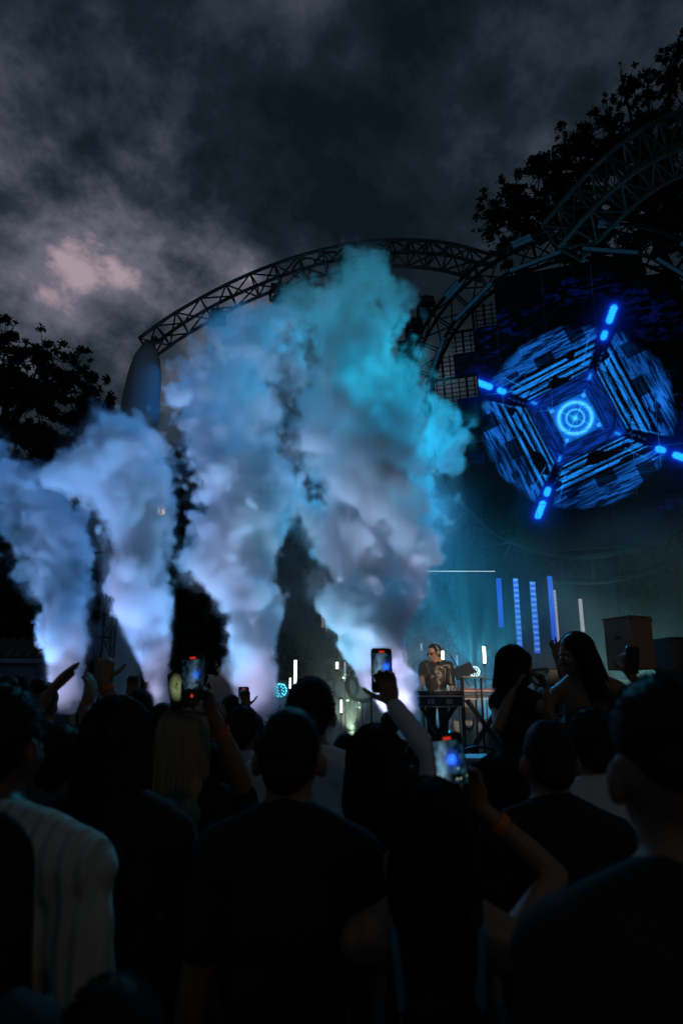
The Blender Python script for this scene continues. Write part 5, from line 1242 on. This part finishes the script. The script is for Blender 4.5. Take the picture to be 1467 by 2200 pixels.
# ------------------------------------------------------------------ smoke jets with their lamps, and the moving heads' beams
LAV = (.60, .60, 1.0)
def co2_jet(px, py, tx, ty, power, label, col=LAV, off=-.30):
    b = P(px, py, PY); t = thing('smoke_jet', label, 'smoke machine', (b.x, PY, STZ), group='smoke jets along the stage edge')
    bevel(MB().box((0, 0, .09), (.30, .34, .16)).build('base', BM, t), .015)
    for sx in (-1, 1): MB().box((sx * .13, 0, .24), (.02, .10, .22)).build('yoke', BM, t)
    MB().tube([(0, 0, .20), (0, 0, .30), (0, 0, .42)], [.07, .06, .035], 14).build('nozzle', STL, t, True)
    MB().tube([(.12 * math.cos(R(k)), .12 * math.sin(R(k)), .30) for k in range(0, 361, 20)], .018, 6).build('lamp_ring', emat('jet_ring', LAV, 3.0), t, True)
    MB().tube([(off, -.42, .02), (off, -.40, .16)], [.08, .10], 14).build('assumed_lamp_can', BM, t, True)  # lamp can unseen, assumed in front of the jet to light its plume
    p = Vector((b.x + off, PY - .40, STZ + .18)); spot(p, P(tx, ty, PY - .2), col, power, 74, 1.0, .10, t)
co2_jet(150, 1560, 125, 1370, 340, 'smoke jet under the leftmost plume', off=-.45); co2_jet(350, 1600, 325, 1370, 340, 'smoke jet under the second plume', off=-.4)
co2_jet(585, 1600, 535, 1380, 370, 'smoke jet under the third plume', off=-.45); co2_jet(905, 1640, 800, 1360, 560, 'smoke jet under the tallest plume', off=-.32)
for m_ in MHL: spot(m_[0], m_[1], m_[2], m_[3], m_[4])
# floor wash lamps on the stage, unseen, assumed from the lit smoke and fog
def par(px, Y, target, col, power, size, label, group='assumed floor lamps on stage'):
    b = P(px, 1600, Y); t = thing('assumed_par_lamp', label, 'stage light', (b.x, Y, STZ), group=group)
    d = (Vector(target) - Vector((b.x, Y, STZ + .18))).normalized(); c = Vector((0, 0, .18))
    MB().tube([c - d * .12, c - d * .10, c + d * .12], [.05, .085, .10], 14).build('can', BM, t, True); MB().box((0, 0, .015), (.26, .2, .03)).build('base', BM, t)
    for sx in (-1, 1): MB().box((sx * .12, 0, .10), (.015, .04, .16)).build('bracket', BM, t)
    MB().tube([c + d * .121, c + d * .124], .088, 14).build('lens', emat('par_lens', col, 2.0), t)
    spot(Vector((b.x, Y, STZ + .18)) + d * .15, target, col, power, size, .5, .06, t)
for (px, tx, ty, colr, pw, lb) in ((30, 20, 1050, (.01, .36, .95), 420, 'assumed blue footlight at the left end of the stage lip'), (262, 200, 1000, (.02, .34, .95), 360, 'assumed blue footlight between the two left plumes'),
        (465, 430, 900, (.01, .42, .85), 360, 'assumed blue footlight between the second and third plume'), (700, 720, 850, (.05, .45, .65), 360, 'assumed steel blue footlight between the third and tallest plume')):
    par(px, 9.35, P(tx, ty, 8.9), colr, pw, 70, lb, 'assumed footlights on the stage lip')  # footlights are unseen, assumed to colour the plumes blue
# assumed follow spots and poles, unseen far behind the crowd; one added for the keyboard
def added_follow_spot(x, tgt, col, power, size, label):
    p = Vector((x, -18, 7.2)); t = thing('added_follow_spot', label, 'stage light', p, group='added follow spots behind the crowd'); dv = (tgt - p).normalized()
    MB().tube([-dv * .5, -dv * .45, dv * .3, dv * .5], [.12, .17, .17, .14], 16).build('barrel', BM, t, True); MB().tube([(0, 0, -.2), (0, 0, -7.15)], .06, 10).build('tower_pole', BM, t)
    MB().box((0, 0, -7.16), (1.2, 1.2, .08)).build('base', BM, t); spot(p + dv * .55, tgt, col, power, size, .5, .12, t)
added_follow_spot(2.6, P(942, 1412, 11.5), (1.0, .72, .46), 26000, 2.7, 'assumed warm follow spot trained on the player')  # spot itself unseen, assumed from the warm light on the player
added_follow_spot(3.5, P(1042, 1483, 12.0), (1.0, .74, .52), 22000, 2.0, 'added warm spot that brightens the red keyboard')  # extra spot, added only to brighten the keyboard
added_follow_spot(4.4, P(1368, 1385, 10.4), (1.0, .82, .66), 2600, 3.4, 'assumed warm follow spot trained on the brown speaker')  # also out of view, assumed from the warm speaker front
par(1060, 13.2, P(1010, 1200, 13.0), (.0, .48, .90), 420, 60, 'assumed cyan floor lamp under the blue strips')  # floor lamps from here on are unseen, assumed from the coloured fog
par(960, 13.5, P(900, 1250, 12.5), (.0, .45, .90), 420, 60, 'assumed cyan floor lamp behind the player')
par(760, 13.3, P(720, 1400, 12.6), (.62, .85, .62), 160, 80, 'assumed pale green floor lamp behind the clear bubble')
par(1380, 13.0, P(1340, 1250, 13.0), (.35, .80, .75), 170, 80, 'assumed pale green floor lamp behind the brown speaker')
for k, (tx, ty) in enumerate(((930, 1290), (985, 1270), (1075, 1280), (1130, 1330))): spot(c1 + Vector((0, -.02, r1 * 1.1)), P(tx, ty, 13.3), (.05, .70, 1.0), 520, 14, .3, .03, g1)
spot(c3 + Vector((0, 0, r3 * 1.1)), P(1300, 1430, 11.5), (.8, .8, .6), 60, 25, .5, .03, g3)
# warm lamp post out of view, assumed from the warm light on the crowd
t = thing('assumed_lamp_post', 'assumed warm lamp post standing unseen behind the crowd', 'lamp', (3.6, -4.5, 0))
MB().tube([(0, 0, .0), (0, 0, .3), (0, 0, 4.0)], [.09, .05, .04], 12).build('post', BM, t, True); MB().tube([(0, 0, 4.42), (0, 0, 4.5)], [.20, .04], 16).build('cap', BM, t, True)
MB().ell((0, 0, 4.22), (.05, .05, .07)).build('bulb_glass', emat('warm_shade', (1, .75, .5), 1.5), t, True)
pl = bpy.data.lights.new('bulb', 'POINT'); pl.energy = 17; pl.color = (1, .74, .5); pl.shadow_soft_size = .05; po = bpy.data.objects.new('bulb', pl); COL.objects.link(po); po.location = (0, .12, 4.12); po.parent = t
# ------------------------------------------------------------------ thin fog over the stage
def stage_fog():
    lo = (-2.2, 10.9, STZ); hi = (8.2, 14.9, 6.6); vx = .10; rng = np.random.default_rng(9)
    n = [int((b - a) / vx) for a, b in zip(lo, hi)]; shape = (n[2], n[1], n[0]); ds = (hi[2] - lo[2], hi[1] - lo[1], hi[0] - lo[0]); G = lambda f: grid_noise(rng, shape, ds, f)
    Z = np.linspace(lo[2], hi[2], n[2])[:, None, None]; X = np.linspace(lo[0], hi[0], n[0])[None, None, :]; Yg = np.linspace(lo[1], hi[1], n[1])[None, :, None]
    d = .55 + .40 * G(.5) + .30 * G(1.2) + .16 * G(2.6)
    edge = np.clip((X - lo[0]) / 1.2, 0, 1) * np.clip((hi[0] - X) / 1.0, 0, 1) * np.clip((hi[2] - Z) / 2.2, 0, 1) * np.clip((Yg - lo[1]) / .8, 0, 1) * np.clip((hi[1] - Yg) / .5, 0, 1)
    d = np.clip(d, .02, 2) * (1 + .5 * np.clip((X - 3.4) / 1.5, 0, 1)) * edge * (1.15 - .12 * (Z - STZ)); d[d < .01] = 0
    vo = volume_object('stage_fog', smoke_material('stage_fog', .20, (.92, .95, .95), .25), d.astype(np.float32), lo, hi); vo['kind'] = 'stuff'; vo['label'] = 'thin cyan and grey fog hanging over the stage'
stage_fog()
finish_fusing()
